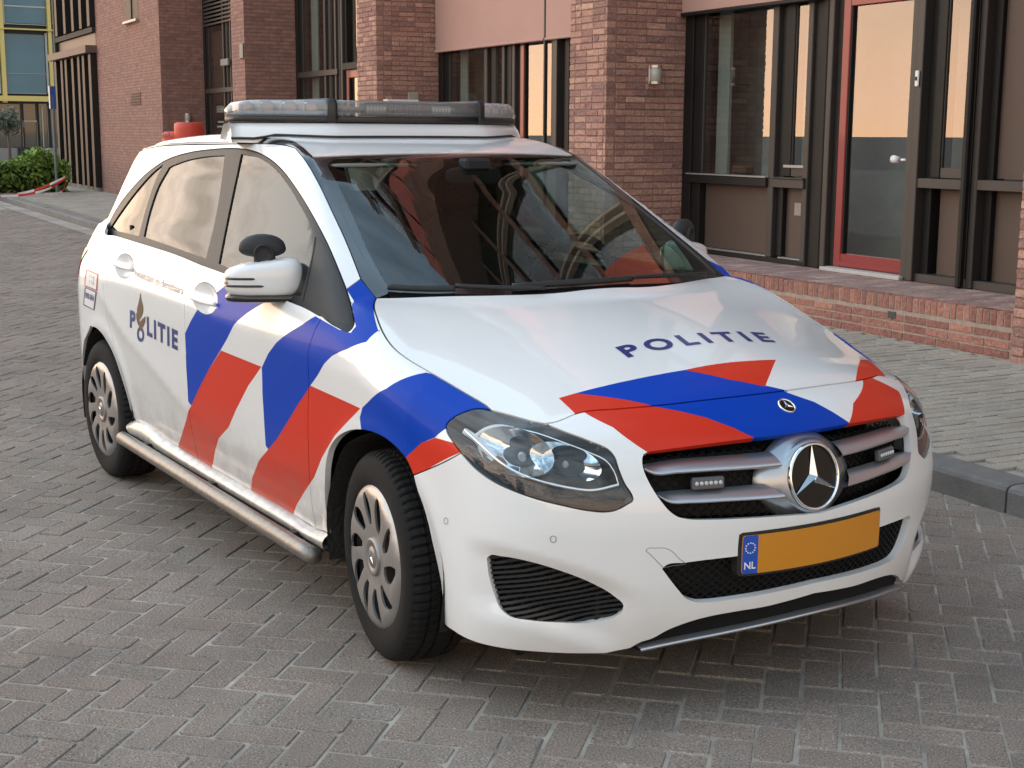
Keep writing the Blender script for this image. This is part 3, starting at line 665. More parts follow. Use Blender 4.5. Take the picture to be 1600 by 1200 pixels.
def bay(U, kind, right):
    """one recessed bay; s runs from the left pier's return to the right"""
    B = bpy.data.objects.new('window_bay', None); COL.objects.link(B); B.parent = BLD
    X = lambda s: -(U-s)
    def bx(name, s0, s1, d0, d1, z0, z1, m, bev=0.004, par=B):
        mb = MB(); mb.box(X(s0), X(s1), d0, d1, z0, z1, bev); return mb.build(name, m, par)
    def pane(name, s0, s1, d, z0, z1, par=B, m=PANE): return mobj(name, [(X(s0),d,z0),(X(s1),d,z0),(X(s1),d,z1),(X(s0),d,z1)], [(0,1,2,3)], m, par)
    zt = 2.72 if kind == 0 else 4.4
    bk = BACK[(0, 1, 2, 3)[kind]]
    W_ = U-right
    # room behind
    mobj('room_back', [(X(0),1.35,.42),(X(W_),1.35,.42),(X(W_),1.35,4.4),(X(0),1.35,4.4)], [(0,1,2,3)], bk, B)
    bx('frame_jamb', .0, .14, .825, 1.0, .432, zt, FRB); bx('frame_jamb', .1405, .275, .845, 1.0, .432, zt, FRB)
    bx('bottom_rail', .14, 1.90, .83, .98, .431, .475, FRB); bx('sill_cap', .10, 1.36, .795, .93, 1.178, 1.192, ALU, .003); bx('sill', .10, 1.36, .805, .98, 1.10, 1.177, FRB)
    bx('sill_cap', 1.44, 1.885, .795, .93, 1.178, 1.192, FRG, .003); bx('sill', 1.44, 1.885, .805, .98, 1.10, 1.177, FRG); bx('bottom_cap', .28, 1.36, .835, .90, .4755, .487, ALU, .002)
    bx('bottom_cap', 1.53, 1.885, .835, .90, .4755, .487, ALU, .002)
    bx('lower_panel', .28, 1.36, .92, .96, .487, 1.10, PANB, 0); bx('lower_panel', 1.53, 1.86, .92, .96, .487, 1.10, PANB, 0)
    bx('glass_bead', .276, .292, .855, .95, 1.192, zt, FRG, .003); pane('window_pane', .292, 1.352, .872, 1.19, zt)
    bx('mullion', 1.352, 1.436, .83, 1.0, .476, zt, FRG, .006); bx('mullion', 1.4365, 1.525, .875, 1.0, .488, zt, FRB)
    wf = bx('casement_frame', 1.53, 1.645, .848, .97, 1.20, zt, FRB); bx('casement_bottom', 1.6455, 1.84, .856, .965, 1.20, 1.30, FRG); bx('casement_lip', 1.56, 1.838, .838, .8475, 1.275, 1.30, ALU, .002)
    bx('glass_bead', 1.6455, 1.656, .858, .95, 1.30, zt, FRG, .003); pane('window_pane', 1.656, 1.84, .872, 1.30, zt)
    bx('mullion', 1.84, 1.905, .83, 1.0, .433, zt, FRG, .006); bx('post', 1.9055, 2.03, .86, 1.0, .433, zt, FRB); bx('post', 2.0305, 2.10, .83, 1.0, .433, zt, FRB, .008); bx('post', 2.1005, 2.165, .835, 1.0, .433, zt, FRG, .006); bx('post', 2.1655, 2.235, .88, 1.0, .433, zt, FRB)
    # door
    D = bpy.data.objects.new('entrance_door', None); COL.objects.link(D); D.parent = BLD
    dz = 2.72 if kind != 2 else 2.50
    for nm, s0, s1, z0, z1 in (('door_stile', 2.236, 2.325, .462, dz), ('door_stile', 3.07, 3.132, .462, dz), ('door_rail', 2.3255, 3.0695, .462, .575), ('door_rail', 2.3255, 3.0695, dz-.12, dz)): bx(nm, s0, s1, .875, .935, z0, z1, REDF, .006, D)
    bx('weather_bar', 2.30, 3.09, .862, .8745, .475, .515, REDF, .003, D); bx('threshold', 2.20, 3.17, .76, .98, .4305, .461, mat('threshold_stone', (.46,.44,.41), .7, var=.1), .004, D)
    bx('glass_bead', 2.3255, 2.342, .885, .925, .575, dz-.12, FRB, .002, D); pane('door_pane', 2.342, 3.0695, .91, .575, dz-.12, D)
    bx('lock_plate', 3.088, 3.112, .868, .8748, 1.21, 1.53, STEEL, .003, D)
    mb = MB(); mb.tube([(X(3.10),.870,1.37),(X(3.10),.83,1.37),(X(3.06),.825,1.37)], .011, 10); mb.tube([(X(3.03),.825,1.37),(X(2.965),.825,1.375)], [.026,.032], 14); mb.build('door_knob', WHT, D, True)
    if kind == 2: bx('transom', 2.236, W_-.02, .80, 1.0, 2.50, 2.60, FRB); pane('window_pane', 2.3, W_-.1, .93, 2.6, 4.3)
    # right of the door
    bx('post', 3.1325, 3.20, .80, 1.0, .433, zt, FRG, .006); bx('post', 3.2005, 3.275, .79, 1.0, .433, zt, FRG, .006); bx('mullion', 3.2755, 3.36, .87, 1.0, .476, zt, FRB)
    if kind == 0 or kind == 1:
        bx('casement_frame', 3.3605, 3.455, .848, .97, 1.24, zt, FRB); bx('casement_bottom', 3.4555, 3.735, .856, .965, 1.24, 1.318, FRG); bx('glass_bead', 3.4555, 3.466, .858, .95, 1.318, zt, FRG, .003); pane('window_pane', 3.466, 3.7355, .872, 1.318, zt)
        bx('sill', 3.275, 3.765, .80, .98, 1.16, 1.235, FRG); bx('bottom_rail', 3.275, W_, .82, .98, .431, .495, FRG); bx('lower_panel', 3.40, 3.77, .93, .96, .496, 1.16, PANB, 0)
        bx('mullion', 3.7355, 3.79, .84, 1.0, .434, zt, FRB); bx('downpipe', 3.78, 3.835, .74, .80, .434, zt, FRB, .012); bx('post', 3.8355, 3.895, .80, 1.0, .434, zt, FRG, .006); bx('mullion', 3.8955, 3.97, .88, 1.0, .496, zt, FRB)
        bx('side_panel', 3.97, W_-.02, .92, .96, 1.25, zt, PANB, 0); bx('sill', 3.895, W_-.02, .80, .98, 1.165, 1.24, FRG); bx('lower_panel', 3.97, W_-.02, .93, .96, .496, 1.165, PANB, 0)
    else:
        bx('mullion', 3.7355, 3.79, .84, 1.0, .434, zt, FRB); pane('window_pane', 3.4, W_-.1, .93, .6, zt)
    bx('frame_jamb', W_-.018, W_, .8, 1.0, .433, zt, FRB)
    if kind == 0:
        bx('curtain', .31, .50, 1.0, 1.03, 1.19, 2.7, CURT, 0); bx('sunscreen', .02, 2.02, .765, .772, 2.70, 4.2, SCREEN, 0); bx('screen_bar', .02, 2.02, .745, .795, 2.665, 2.70, FRB, .008); bx('door_bell', 3.215, 3.255, .772, .7895, 1.93, 2.05, WHT, .006); bx('bell_button', 3.2255, 3.2445, .767, .7715, 1.975, 2.005, FRB, .002)
        bx('notice_label', 1.645, 1.735, .914, .9195, .86, .97, mat('label_pale', (.30,.27,.22), .7), 0); bx('plant_pot', .56, .78, 1.0, 1.12, 1.19, 1.27, mat('pot_terracotta', (.16,.085,.06), .8), .02)
        bx('head_panel', 2.02, W_-.02, .86, 1.0, 2.72, 4.4, FRB, 0)
    if kind == 1:
        bx('sunscreen', .04, 3.02, .765, .772, 2.62, 4.4, SCREEN, 0); bx('screen_bar', .04, 3.02, .745, .795, 2.59, 2.62, SCREEN, .008); bx('sunscreen', 3.06, W_-.03, .765, .772, 2.62, 4.4, SCREEN, 0); bx('screen_bar', 3.06, W_-.03, .745, .795, 2.59, 2.62, SCREEN, .008); bx('screen_guide', 3.025, 3.055, .755, .80, .5, 4.4, FRG, .006)
        bx('curtain', .31, .52, 1.0, 1.02, 1.19, 2.7, CURT, 0)
    if kind == 2:
        bx('transom', .14, 2.0, .81, .98, 2.44, 2.53, FRG); bx('curtain', .31, .62, 1.0, 1.02, .6, 4.4, CURT, 0)
    if kind == 3:
        mb = MB()
        for k in range(7): mb.box(X(.14), X(2.2), .80+.0, .83, 3.62+k*.075, 3.655+k*.075)
        mb.build('louvre', FRG, B, kind='stuff'); bx('transom', .14, 2.2, .81, .98, 2.31, 2.40, FRG); bx('panel', .42, 1.50, .90, .93, 2.40, 3.5, PANB, 0); bx('panel', .42, 1.50, .90, .93, .5, 2.31, PANB, 0); bx('letter_box', 1.50, 2.0, .74, .80, 2.80, 2.93, mat('box_grey', (.20,.195,.18), .5), .01)
        sg = bx('door_sign', .55, 1.30, .880, .899, .9, 2.2, mat('sign_black', (.012,.012,.013), .4), 0)
        V, Fc, _ = text2d('REVERRA', 1, 1, .03); Q = quadmap(V, (X(.93)-.26,2.06), (X(.93)+.26,2.06), (X(.93)-.26,1.93), (X(.93)+.26,1.93)); mobj('sign_lettering', np.stack([Q[:,0], 0*Q[:,0]+.8785, Q[:,1]], 1), Fc, MATS['sign_white'], sg)
        for z0, w_ in ((1.73, .42), (1.64, .52), (1.43, .36), (1.32, .22)):      # lines too small to read
            bx('sign_line', .93-w_/2, .93+w_/2, .8765, .8795, z0, z0+.035, MATS['sign_white'], 0, sg)
    # upper storeys
    for z0, z1 in ((4.4, 7.2), (7.2, 9.9), (9.9, 12.7), (12.7, 15.5), (15.5, 18.3), (18.3, 21.1), (21.1, 24.0)):
        wall('spandrel', [(X(0),.80,z0),(X(W_),.80,z0),(X(W_),.80,z0+.35),(X(0),.80,z0+.35)], BFAR, B, W_, .35)
        wall('brick_panel', [(X(3.9),.55,z0+.35),(X(W_),.55,z0+.35),(X(W_),.55,z1),(X(3.9),.55,z1)], BFAR, B, W_-3.9, z1-z0)
        bx('red_panel', 3.0, 3.88, .70, .76, z0+.35, z1, mat('panel_red_orange', (.62,.10,.035), .5), 0); pane('window_pane', .1, 3.0, .90, z0+.35, z1); mobj('room_back', [(X(0),1.3,z0),(X(W_),1.3,z0),(X(W_),1.3,z1),(X(0),1.3,z1)], [(0,1,2,3)], DARKR, B)
        for s in (.75, .88, 2.3, 2.43): bx('mullion', s, s+.035, .78, .88, z0+.35, z1, FRL, 0)
def text2d(s, size=1., space=1., bold=0.):
    cu = bpy.data.curves.new('txt', 'FONT'); cu.body = s; cu.size = size; cu.space_character = space; cu.offset = bold; cu.resolution_u = 4
    ob = bpy.data.objects.new('txt', cu); COL.objects.link(ob); dg = bpy.context.evaluated_depsgraph_get(); me = ob.evaluated_get(dg).to_mesh()
    V = np.array([tuple(v.co)[:2] for v in me.vertices]); Fc = [tuple(p.vertices) for p in me.polygons]
    ob.evaluated_get(dg).to_mesh_clear(); bpy.data.objects.remove(ob); bpy.data.curves.remove(cu)
    lo, hi = V.min(0), V.max(0); return (V-lo)/(hi-lo), Fc, (hi-lo)
def quadmap(V, TL, TR, BL, BR):
    u, v = V[:, :1], V[:, 1:2]; TL, TR, BL, BR = map(np.asarray, (TL, TR, BL, BR)); return (BL*(1-u)+BR*u)*(1-v)+(TL*(1-u)+TR*u)*v
mat('sign_white', (.8,.8,.8), .5); FRL = mat('frame_pale', (.42,.34,.27), .5); DARKR = mat('upper_room_dark', (.02,.02,.02), .9)
for U, kind, right in ((5.07, 0, -.05), (10.83, 1, 5.78), (16.60, 2, 11.53), (22.32, 3, 17.34), (-.75, 1, -5.80)): bay(U, kind, right)
mb = MB(); mb.box(-29.0, 6.5, 1.36, 8, .0, TOPZ); mb.build('building_core', DARKR, BLD)
# wide end wall: small window, air grate
EW = mat('window_void', (.010,.010,.012), .5, spec=.2)
mb = MB(); mb.box(-25.22, -24.05, -.055, .02, 3.90, 5.2); mb.build('small_window', EW, BLD); mb = MB(); mb.box(-24.75, -24.62, -.075, -.056, 3.9, 5.2); mb.build('window_mullion', FRB, BLD); mb = MB(); mb.box(-25.26, -24.0, -.13, .0, 3.82, 3.88, .01); mb.build('window_sill', ALU, BLD)
mb = MB()
for k in range(5): mb.box(-25.05, -24.10, -.07, -.045, 2.12+k*.055, 2.145+k*.055)
mb.build('air_grate', mat('grate_brown', (.10,.055,.047), .7), BLD, kind='stuff')
# corner glazing at the far end
CG = bpy.data.objects.new('corner_glazing', None); COL.objects.link(CG); CG.parent = BLD
def cb(name, u0, u1, d0, d1, z0, z1, m, bev=0): mb = MB(); mb.box(-u1, -u0, d0, d1, z0, z1, bev); return mb.build(name, m, CG)
mobj('window_pane', [(-33.4,.06,.2),(-28.5,.06,.2),(-28.5,.06,8),(-33.4,.06,8)], [(0,1,2,3)], glass_mat('corner_pane', (.35,.38,.38), 1.35), CG); cb('room_back', 28.5, 33.4, .6, .65, .1, 8, mat('glazing_back', (.045,.05,.05), .9, var=.4, vscale=1.5))
for u in (28.52, 29.3, 29.9, 30.7, 31.6, 32.2, 33.1): cb('fin', u, u+.28, -.20, .04, .22, 3.35, FRB)
for u in (28.9, 30.2, 31.2, 32.75): cb('fin_light', u, u+.12, -.05, .05, .22, 3.35, mat('frame_grey', (.035,.034,.032), .7, spec=.2))
for u in (28.52, 29.5, 30.5, 31.6, 32.8): cb('fin', u, u+.30, -.18, .04, 4.0, 8, FRB)
cb('canopy_band', 28.45, 33.6, -.32, .04, 3.38, 3.55, mat('band_brown', (.12,.075,.062), .6)); cb('spandrel', 28.5, 33.4, -.06, .04, 3.56, 3.85, FRG); cb('band', 28.5, 33.4, -.14, .03, 3.86, 3.98, MATS['frame_grey']); cb('base', 28.5, 33.4, -.1, .1, .1, .21, MATS['kerb_concrete']); cb('end_post', 33.4, 33.6, -.15, .3, .1, 8, MATS['frame_grey'])
# wall lamps
def wall_lamp(u, d, z, label, s=1.):
    p = fw(u, d, z); t = thing('wall_lamp', label, 'wall lamp', p, -AL, 'lamps on the brick piers')
    mb = MB(); mb.box(.0, .03, -.045, .045, -.09, .09, .006); mb.build('back_plate', STEEL, t)
    V, Fc = lathe([(.001,-.062),(.050,-.062),(.056,-.055),(.056,.055),(.050,.062),(.001,.062)], 24); mobj('lamp_glass', [(v[0]+.075, v[2], v[1]) for v in V], Fc, mat('lamp_frosted', (.40,.39,.35), .3, coat=.5), t, True)
    for z0 in (-.088, .062):
        V, Fc = lathe([(.001,z0),(.060,z0),(.060,z0+.026),(.001,z0+.026)], 24); mobj('lamp_cap', [(v[0]+.075, v[2], v[1]) for v in V], Fc, STEEL, t)
wall_lamp(5.07, .448, 2.115, 'small cylindrical wall lamp on the brick pier left of the big window'); wall_lamp(22.32, .444, 1.83, 'small distant wall lamp above the orange-red wrapped crate')
t = thing('junction_box', 'small grey square junction box on the brick pier behind the light bar', 'box', fw(10.83,.455,2.0), -AL); mb = MB(); mb.box(0,.03,-.075,.075,-.075,.075,.008); mb.build('box_body', mat('box_cream', (.36,.32,.27), .5), t); mb = MB(); mb.box(.0305,.034,-.045,.045,-.045,.045,.001); mb.build('box_lid', MATS['box_cream'], t)
t = thing('number_sign', 'small grey square plate on the narrow front of a brick pier', 'sign', fw(16.72,-.062,2.87), -AL); mb = MB(); mb.box(-.1,.1,-.012,.006,-.12,.12,.004); mb.build('sign_plate', mat('plate_grey', (.13,.13,.125), .5), t)
# ------------------------------------------------------------------ far end of the street
def bxo(name, x0, x1, y0, y1, z0, z1, m, par, bev=0): mb = MB(); mb.box(x0, x1, y0, y1, z0, z1, bev); return mb.build(name, m, par)
YB = thing('yellow_framed_building', 'far office building with yellow-green frames round blue-tinted panes', 'building', (-40, 0, 0))
YF = mat('frame_yellow', (.66,.55,.19), .5); BG_ = mat('blue_glass_back', (.05,.17,.24), .3, coat=.25, var=.15, vscale=.6); CON = mat('band_concrete', (.24,.235,.225), .8)
def ybx(name, y0, y1, z0, z1, d=.0, m=YF, t=.15): return bxo(name, -t-d, d, y0, y1, z0, z1, m, YB)
# laid out on the plane x = -60 from the photo
def yp(x, y): p = pxplane([(x, y)], (1,0,0), -60)[0]; return p[1], p[2]
def ypx(name, x0, x1, y0, y1, d, m, t=.12, par=None):
    (a, zt), (b, zb) = yp(x0, y0), yp(x1, y1); return bxo(name, d-t, d, a, b, zb, zt, m, par or YB)
ypx('facade_wall', -60, 130, -120, 262, -.30, mat('facade_dark', (.05,.055,.06), .6), .3)
PALE = mat('bar_pale', (.42,.45,.46), .5)
for x0, x1 in ((-68, -2), (6, 74), (82, 150)):
    for y0, y1, yb in ((-70, -40, -50), (-30, 38, 10), (52, 146, 115)):
        f = ypx('window', x0, x1, y0, y1, -.12, BG_); ypx('glazing_bar', x0, x1, yb-.6, yb+.6, -.09, PALE, .03, f); ypx('window_frame', x0-1.2, x0+.6, y0, y1, -.06, PALE, .1, f); ypx('window_frame', x0, x1, y1-1, y1+1, -.06, PALE, .1, f); ypx('window_frame', x1-.6, x1+1.2, y0, y1, -.06, PALE, .1, f)
for y0, y1 in ((-40, -31), (40, 51.5), (148, 160)): ypx('floor_band', -70, 150, y0, y1, .10, YF, .3)
for x in (-2.5, 72.5, 148): ypx('pilaster', x, x+8, -100, 160, .04, YF, .3)
SHG = mat('shop_glass', (.05,.065,.065), .12, coat=.8)
for x0, x1 in ((-40, -4), (-2, 36), (38, 60), (62, 78), (80, 120)): ypx('shop_pane', x0, x1, 162, 231, -.2, SHG, .05)
TAN = mat('door_frame_tan', (.34,.30,.23), .6)
for x0, x1, y0, y1 in ((36, 38.5, 188, 231), (58.5, 61, 188, 231), (38.5, 58.5, 188, 191)): ypx('door_frame', x0, x1, y0, y1, -.1, TAN, .1)
for x0, x1 in ((10, 15), (66, 71), (75, 78)): ypx('pale_curtain', x0, x1, 165, 230, -.15, mat('curtain_cream', (.42,.44,.38), .8), .03)
ypx('low_wall', -70, 150, 231, 256, .8, CON, .3)
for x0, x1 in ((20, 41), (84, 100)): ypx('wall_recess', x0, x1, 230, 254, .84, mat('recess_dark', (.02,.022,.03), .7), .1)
YB.location = (-60, 0, 0)
LEAF = {}
def leafmat(name, col, var=.5):
    m = mat(name, col, .55, attr='rnd', objrand=var); return m
def foliage(name, n, fpt, size, m, parent, seed):
    r = random.Random(seed); mb = MB()
    for i in range(n):
        p, q = fpt(r); p = Vector(p); nrm = Vector((r.gauss(0,1), r.gauss(0,1), r.gauss(.4,1))).normalized(); t = nrm.cross(Vector((r.gauss(0,1), r.gauss(0,1), r.gauss(0,1)))).normalized(); b = nrm.cross(t); s = size*r.uniform(.6,1.4)
        mb.add([p-t*s, p-b*s*.45, p+t*s, p+b*s*.45], [(0,1,2,3)], max(0, min(1, q+r.uniform(-.3,.3))))
    return mb.build(name, m, parent, kind='stuff')
HED = thing('hedge', 'leafy green hedge at the far left behind the barrier tape', 'hedge', (0, 0, 0))
def hp(r):
    y = r.uniform(2.6, 6.85); h = .78+.18*math.sin(y*2.3)+.10*math.sin(y*5.1+1); z = .1+h*r.random()**.7; x = -31.2+.5*r.uniform(-1,1)+.12*math.sin(y*7+z*5); return (x, y, z), .25+.5*z
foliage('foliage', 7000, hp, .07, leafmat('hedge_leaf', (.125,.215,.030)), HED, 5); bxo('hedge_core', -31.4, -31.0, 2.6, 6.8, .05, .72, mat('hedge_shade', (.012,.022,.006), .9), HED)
def olive(y, x, s, label):
    t = thing('olive_tree', label, 'tree', (x, y, 0), 0, 'olive trees by the far building'); mb = MB(); mb.tube([(0,0,.3),(.03,.02,.9),(-.02,.0,1.5)], [.06,.05,.03], 8); mb.build('trunk', mat('bark', (.09,.075,.06), .9), t)
    def op(r):
        while True:
            v = Vector((r.uniform(-1,1), r.uniform(-1,1), r.uniform(-1,1)))
            if .25 < v.length < 1 and r.random() < .35+.65*abs(math.sin(v.x*6+v.y*5+v.z*7)): break
        k = .72+.30*math.sin(3*math.atan2(v.y,v.x)+2*v.z)+.16*math.sin(7*v.z+4*v.y); return (v.x*.78*s*k, v.y*.78*s*k, 1.85+v.z*.66*s*k), .5+.35*v.z
    foliage('crown', 2200, op, .055, leafmat('olive_leaf', (.115,.135,.100)), t, int(y*10))
olive(7.05, -45, .85, 'round grey-green olive tree left of the tan door frame'); olive(8.85, -45, .72, 'grey-green olive tree behind the blue sign post')
SP = thing('sign_post', 'blue parking sign on a thin grey post beside the corner glazing', 'sign', (-29.6, 6.20, 0)); mb = MB(); mb.tube([(0,0,.1),(0,0,2.35)], .035, 10); mb.build('post', mat('post_green_grey', (.10,.14,.14), .5), SP)
bxo('sign_plate', -.03, .03, -.06, .07, 2.05, 2.55, mat('sign_blue', (.02,.08,.32), .4), SP); bxo('sign_edge', -.031, .036, -.075, -.0605, 2.05, 2.55, mat('sign_edge_white', (.7,.72,.72), .4), SP)
# barrier tape: red and white bands, three slack runs
TPR, TPW = mat('tape_red', (.60,.035,.02), .45), mat('tape_white', (.75,.74,.72), .45)
def tape(name, P, label, seg=.34):
    t = thing(name, label, 'tape', (0,0,0), 0, 'runs of barrier tape'); P = spl(P, 10); d = np.r_[0, np.cumsum(np.linalg.norm(np.diff(P, axis=0), axis=1))]
    n = max(2, int(d[-1]/seg))
    for k in range(n):
        s = np.linspace(d[-1]*k/n, d[-1]*(k+1)/n, 5); X = np.stack([np.interp(s, d, P[:, i]) for i in range(3)], 1); h = np.array([0,0,.05]); w_ = np.array([.012,0,0])*np.sin(s*3)[:, None]
        V = np.vstack([X-h*.5-w_, X+h*.5+w_, X+h*.5+w_-np.array([.003,0,0]), X-h*.5-w_-np.array([.003,0,0])]); Fc = []
        for i in range(4):
            for a, b in ((0,5),(5,10),(10,15),(15,0)): Fc.append((a+i, a+i+1, b+i+1, b+i))
        Fc += [(0,5,10,15), (19,14,9,4)]
        mobj('red_band' if k % 2 == 0 else 'white_band', V, Fc, TPR if k % 2 == 0 else TPW, t)
cp = fw(28.9, -.5, .55); 
tape('barrier_tape', [(-28.8,4.0,.14),(-28.8,5.0,.16),(-28.8,5.6,.29),(-28.8,6.17,.53)], 'taut red and white barrier tape rising towards the corner glazing')
tape('barrier_tape', [(-28.7,3.6,.145),(-28.7,4.7,.145),(-28.7,5.3,.17),(-28.7,5.8,.30),(-28.75,6.16,.50)], 'lower sagging run of red and white barrier tape')
tape('barrier_tape', [(-28.76,6.19,.51),(-28.7,6.14,.35),(-28.65,6.05,.22),(-28.7,5.7,.17)], 'short end of red and white tape hanging down to the pavement')
# wrapped crate seen over the car roof
p = fw(17.75, -.75, 0); CR8 = thing('wrapped_crate', 'orange-red wrapped crate with dark lettering seen over the car roof', 'crate', p, -AL)
RW = mat('wrap_orange_red', (.60,.065,.035), .5, var=.08, vscale=5, bump=.3, bscale=9)
V, Fc = lathe([(.001,1.70),(.20,1.71),(.245,1.69),(.25,1.60),(.252,.10),(.24,.08)], 28); mobj('upper_wrap', [(v[0]+.16, v[2], v[1]) for v in V], Fc, RW, CR8, True)
V, Fc = lathe([(.001,1.56),(.22,1.55),(.26,1.52),(.27,1.46),(.275,.10),(.26,.08)], 28); mobj('lower_wrap', [(v[0]-.13, v[2]-.12, v[1]-.03*(v[0])) for v in V], Fc, RW, CR8, True)
V, Fc, _ = text2d('\u2019T LEERHUIS', 1, 1, .02); Q = quadmap(V, (-.30,1.50), (.36,1.55), (-.30,1.43), (.36,1.48))
mobj('wrap_lettering', np.stack([Q[:,0]-.04, -.405+.30*np.abs(Q[:,0]-.0)**2, Q[:,1]], 1), Fc, mat('ink_dark', (.03,.01,.01), .6), CR8)
# ------------------------------------------------------------------ the open side of the street behind the camera (seen in reflections)
OB = thing('opposite_building', 'long low flat-roofed brick building across the street', 'building', (-8, -26, 0)); bxo('wall', -34, 30, -8, 0, 0, 3.3, mat('opposite_brick', (.10,.08,.07), .9, var=.3, vscale=3), OB); bxo('roof_edge', -34.2, 30.2, -8, .15, 3.3, 3.55, mat('roof_grey', (.12,.12,.12), .8), OB)
for k in range(14): bxo('window', -31+k*4.4, -29+k*4.4, -.02, .04, 1.0, 2.4, mat('opposite_window', (.10,.11,.12), .15), OB)
for k, (x, y, s) in enumerate(((-24,-36,1.0), (-13,-38,1.25), (2,-36,.9), (12,-37,1.1))):
    t = thing('street_tree', ['tree behind the opposite building, farthest up the street','tall tree behind the opposite building','small tree behind the opposite building','tree behind the opposite building, nearest the camera'][k], 'tree', (x, y, 0), 0, 'trees across the street')
    mb = MB(); mb.tube([(0,0,0),(.1,.05,2.5),(0,.1,5*s)], [.22,.17,.06], 8); mb.build('trunk', MATS['bark'], t)
    def tp(r, s=s):
        while True:
            v = Vector((r.uniform(-1,1), r.uniform(-1,1), r.uniform(-1,1)))
            if .2 < v.length < 1 and r.random() < .3+.7*abs(math.sin(v.x*5+v.y*4)*math.cos(v.z*5)): break
        return (v.x*2.1*s, v.y*2.1*s, 5.0*s+v.z*1.9*s), .5+.4*v.z
    foliage('crown', 1500, tp, .26, leafmat('tree_leaf', (.045,.075,.02)), t, k+50)
# ------------------------------------------------------------------ police car: panels
WHITE = mat('car_white_paint', (.80, .80, .79), .25, coat=.85, spec=.5, dirt=.85)
BLUE = mat('livery_blue', (.0003, .047, .40), .40, coat=.07, spec=.10, dirt=.5)
RED = mat('livery_red', (.60, .032, .012), .38, coat=.10, spec=.2, dirt=.7)
BLACKG = mat('gloss_black_trim', (.010, .010, .011), .12, coat=.6)
BLACKM = mat('matt_black_plastic', (.016, .016, .017), .55, bump=.25, bscale=400)
RUBBER = mat('tyre_rubber', (.009, .009, .009), .85, spec=.3, var=.25, vscale=30, bump=.15, bscale=300)
TRIM = mat('window_trim_grey', (.026, .026, .026), .45, spec=.25)
DARK = mat('dark_interior', (.012, .012, .013), .8)
SILVER = mat('grille_silver', (.50, .52, .55), .30, metal=.85)
CHROME = mat('chrome', (.85, .86, .88), .06, metal=1)
HUB = mat('hubcap_silver', (.40, .385, .37), .38, metal=.75, var=.12, vscale=14)
SIDEGLASS = glass_mat('side_glass', (.09, .105, .10), 1.42)
FRONTGLASS = glass_mat('front_side_glass', (.40, .50, .45), 1.40)
WINDGLASS = glass_mat('windscreen_glass', (.50, .66, .60), 1.52)
LENS = glass_mat('lamp_lens', (.90, .92, .93), 1.5)
CAR = thing('police_car', 'white police hatchback with blue and red stripes, a roof light bar and yellow plate', 'police car')
cat_ = np.vstack
p_hoodside = [(588,466),(585,474),(590,498),(600,522),(614,542),(636,560),(666,578),(700,598),(732,617),(760,634),(768,641)]
p_lamptop = [(768,641),(800,649),(832,658),(849,661.6)]
p_seam = [(849,661.6),(864,660),(880,655),(898,647),(910,643.6),(960,639),(1021,634),(1122,622.5),(1175,616.5),(1220,611),(1240,608)]
p_hoodrear = [(588,466),(608,465.6),(700,462.4),(780,461),(880,456.5),(917,452),(960,448.5),(1000,445.5)]
s_hoodside, s_lamptop = on(p_hoodside), on(p_lamptop); s_seam, s_hoodrear = on_y0(p_seam), on_y0(p_hoodrear)
def centre(X):           # last point carried to y = 0
    p = X[-1].copy(); q = X[-2]; t = -p[1]/(p[1]-q[1]) if abs(p[1]-q[1]) > 1e-6 else 0
    c = p+(p-q)*np.clip(t,0,12); c[1] = 0
    for _ in range(12):
        g_ = grad(c[None])[0]; c = c-g_*F(c[None])[0]; c[1] = 0
    return np.vstack([X, c])
s_seam = centre(s_seam); s_hoodrear = centre(s_hoodrear)
# --- bonnet
hood_half = np.vstack([s_hoodrear[::-1], s_hoodside[1:], s_lamptop[1:], s_seam[1:]])
L_h = [([(899,614.5),(940,604),(985,594),(1030,585),(1070,578),(1137,592.5),(1240,613),(1235,619),(1130,631),(1021,643)],1),
       ([(873,622),(899,614.5),(1021,634.5),(1021,643),(960,649),(905,654)],2),
       ([(1070,578),(1105,571),(1141,566),(1175,563.5),(1212.5,562),(1204,583),(1195.6,604),(1137,592.5)],2),
       ([(1343.7,562),(1357,562),(1368,571),(1384,588),(1336,602)],2)]
def liv(L, sm=False): return [(on(p+p[:1], 3, False)[:-1] if not sm else on(p, 3), i) for p, i in L]
HOOD = panel('bonnet', sym(hood_half), TOP, [WHITE, BLUE, RED], CAR, livery=liv(L_h), sp=.026, gap=.0022)[0]
# --- front bumper with nose
p_headlow = [(849,661.6),(880,674),(920,689),(954,706),(960,714),(966,732),(976,756),(988,776),(989,781),(980,788),(960,798),(946,800),(920,798),(880,790),(840,780),(800,766),(770,752),(740,730),(720,708)]
p_bgap = [(720,708),(705,716.5),(690,724),(665,735),(646,742.5)]
p_archf = [(646,742.5),(652,765),(660,787),(670,822),(676,850),(683,880),(689,910),(692,940),(693,965)]
s_headlow, s_bgap, s_archf = on(p_headlow), on(p_bgap), on(p_archf)
bott3 = np.array([(.355,-.85,.212),(.42,-.842,.205),(.50,-.83,.203),(.56,-.80,.202),(.62,-.742,.199),(.68,-.665,.195),(.735,-.575,.194),(.765,-.525,.206)])
p_lip = [(985,1013),(1004,1003),(1015,1000),(1044,985),(1075,973),(1108,964),(1145,957),(1200,947.6),(1230,940)]
s_bott = lift(NOSE[0](bott3), NOSE)[0]; s_lip = centre(on_y0(p_lip))
bump_half = np.vstack([s_seam[::-1], s_headlow[1:], s_bgap[1:], s_archf[1:], s_bott, s_lip])
p_gr_top = [(1014.7,706.7),(1065,700),(1140,690),(1183.5,684.5),(1210,681.5),(1240,677)]
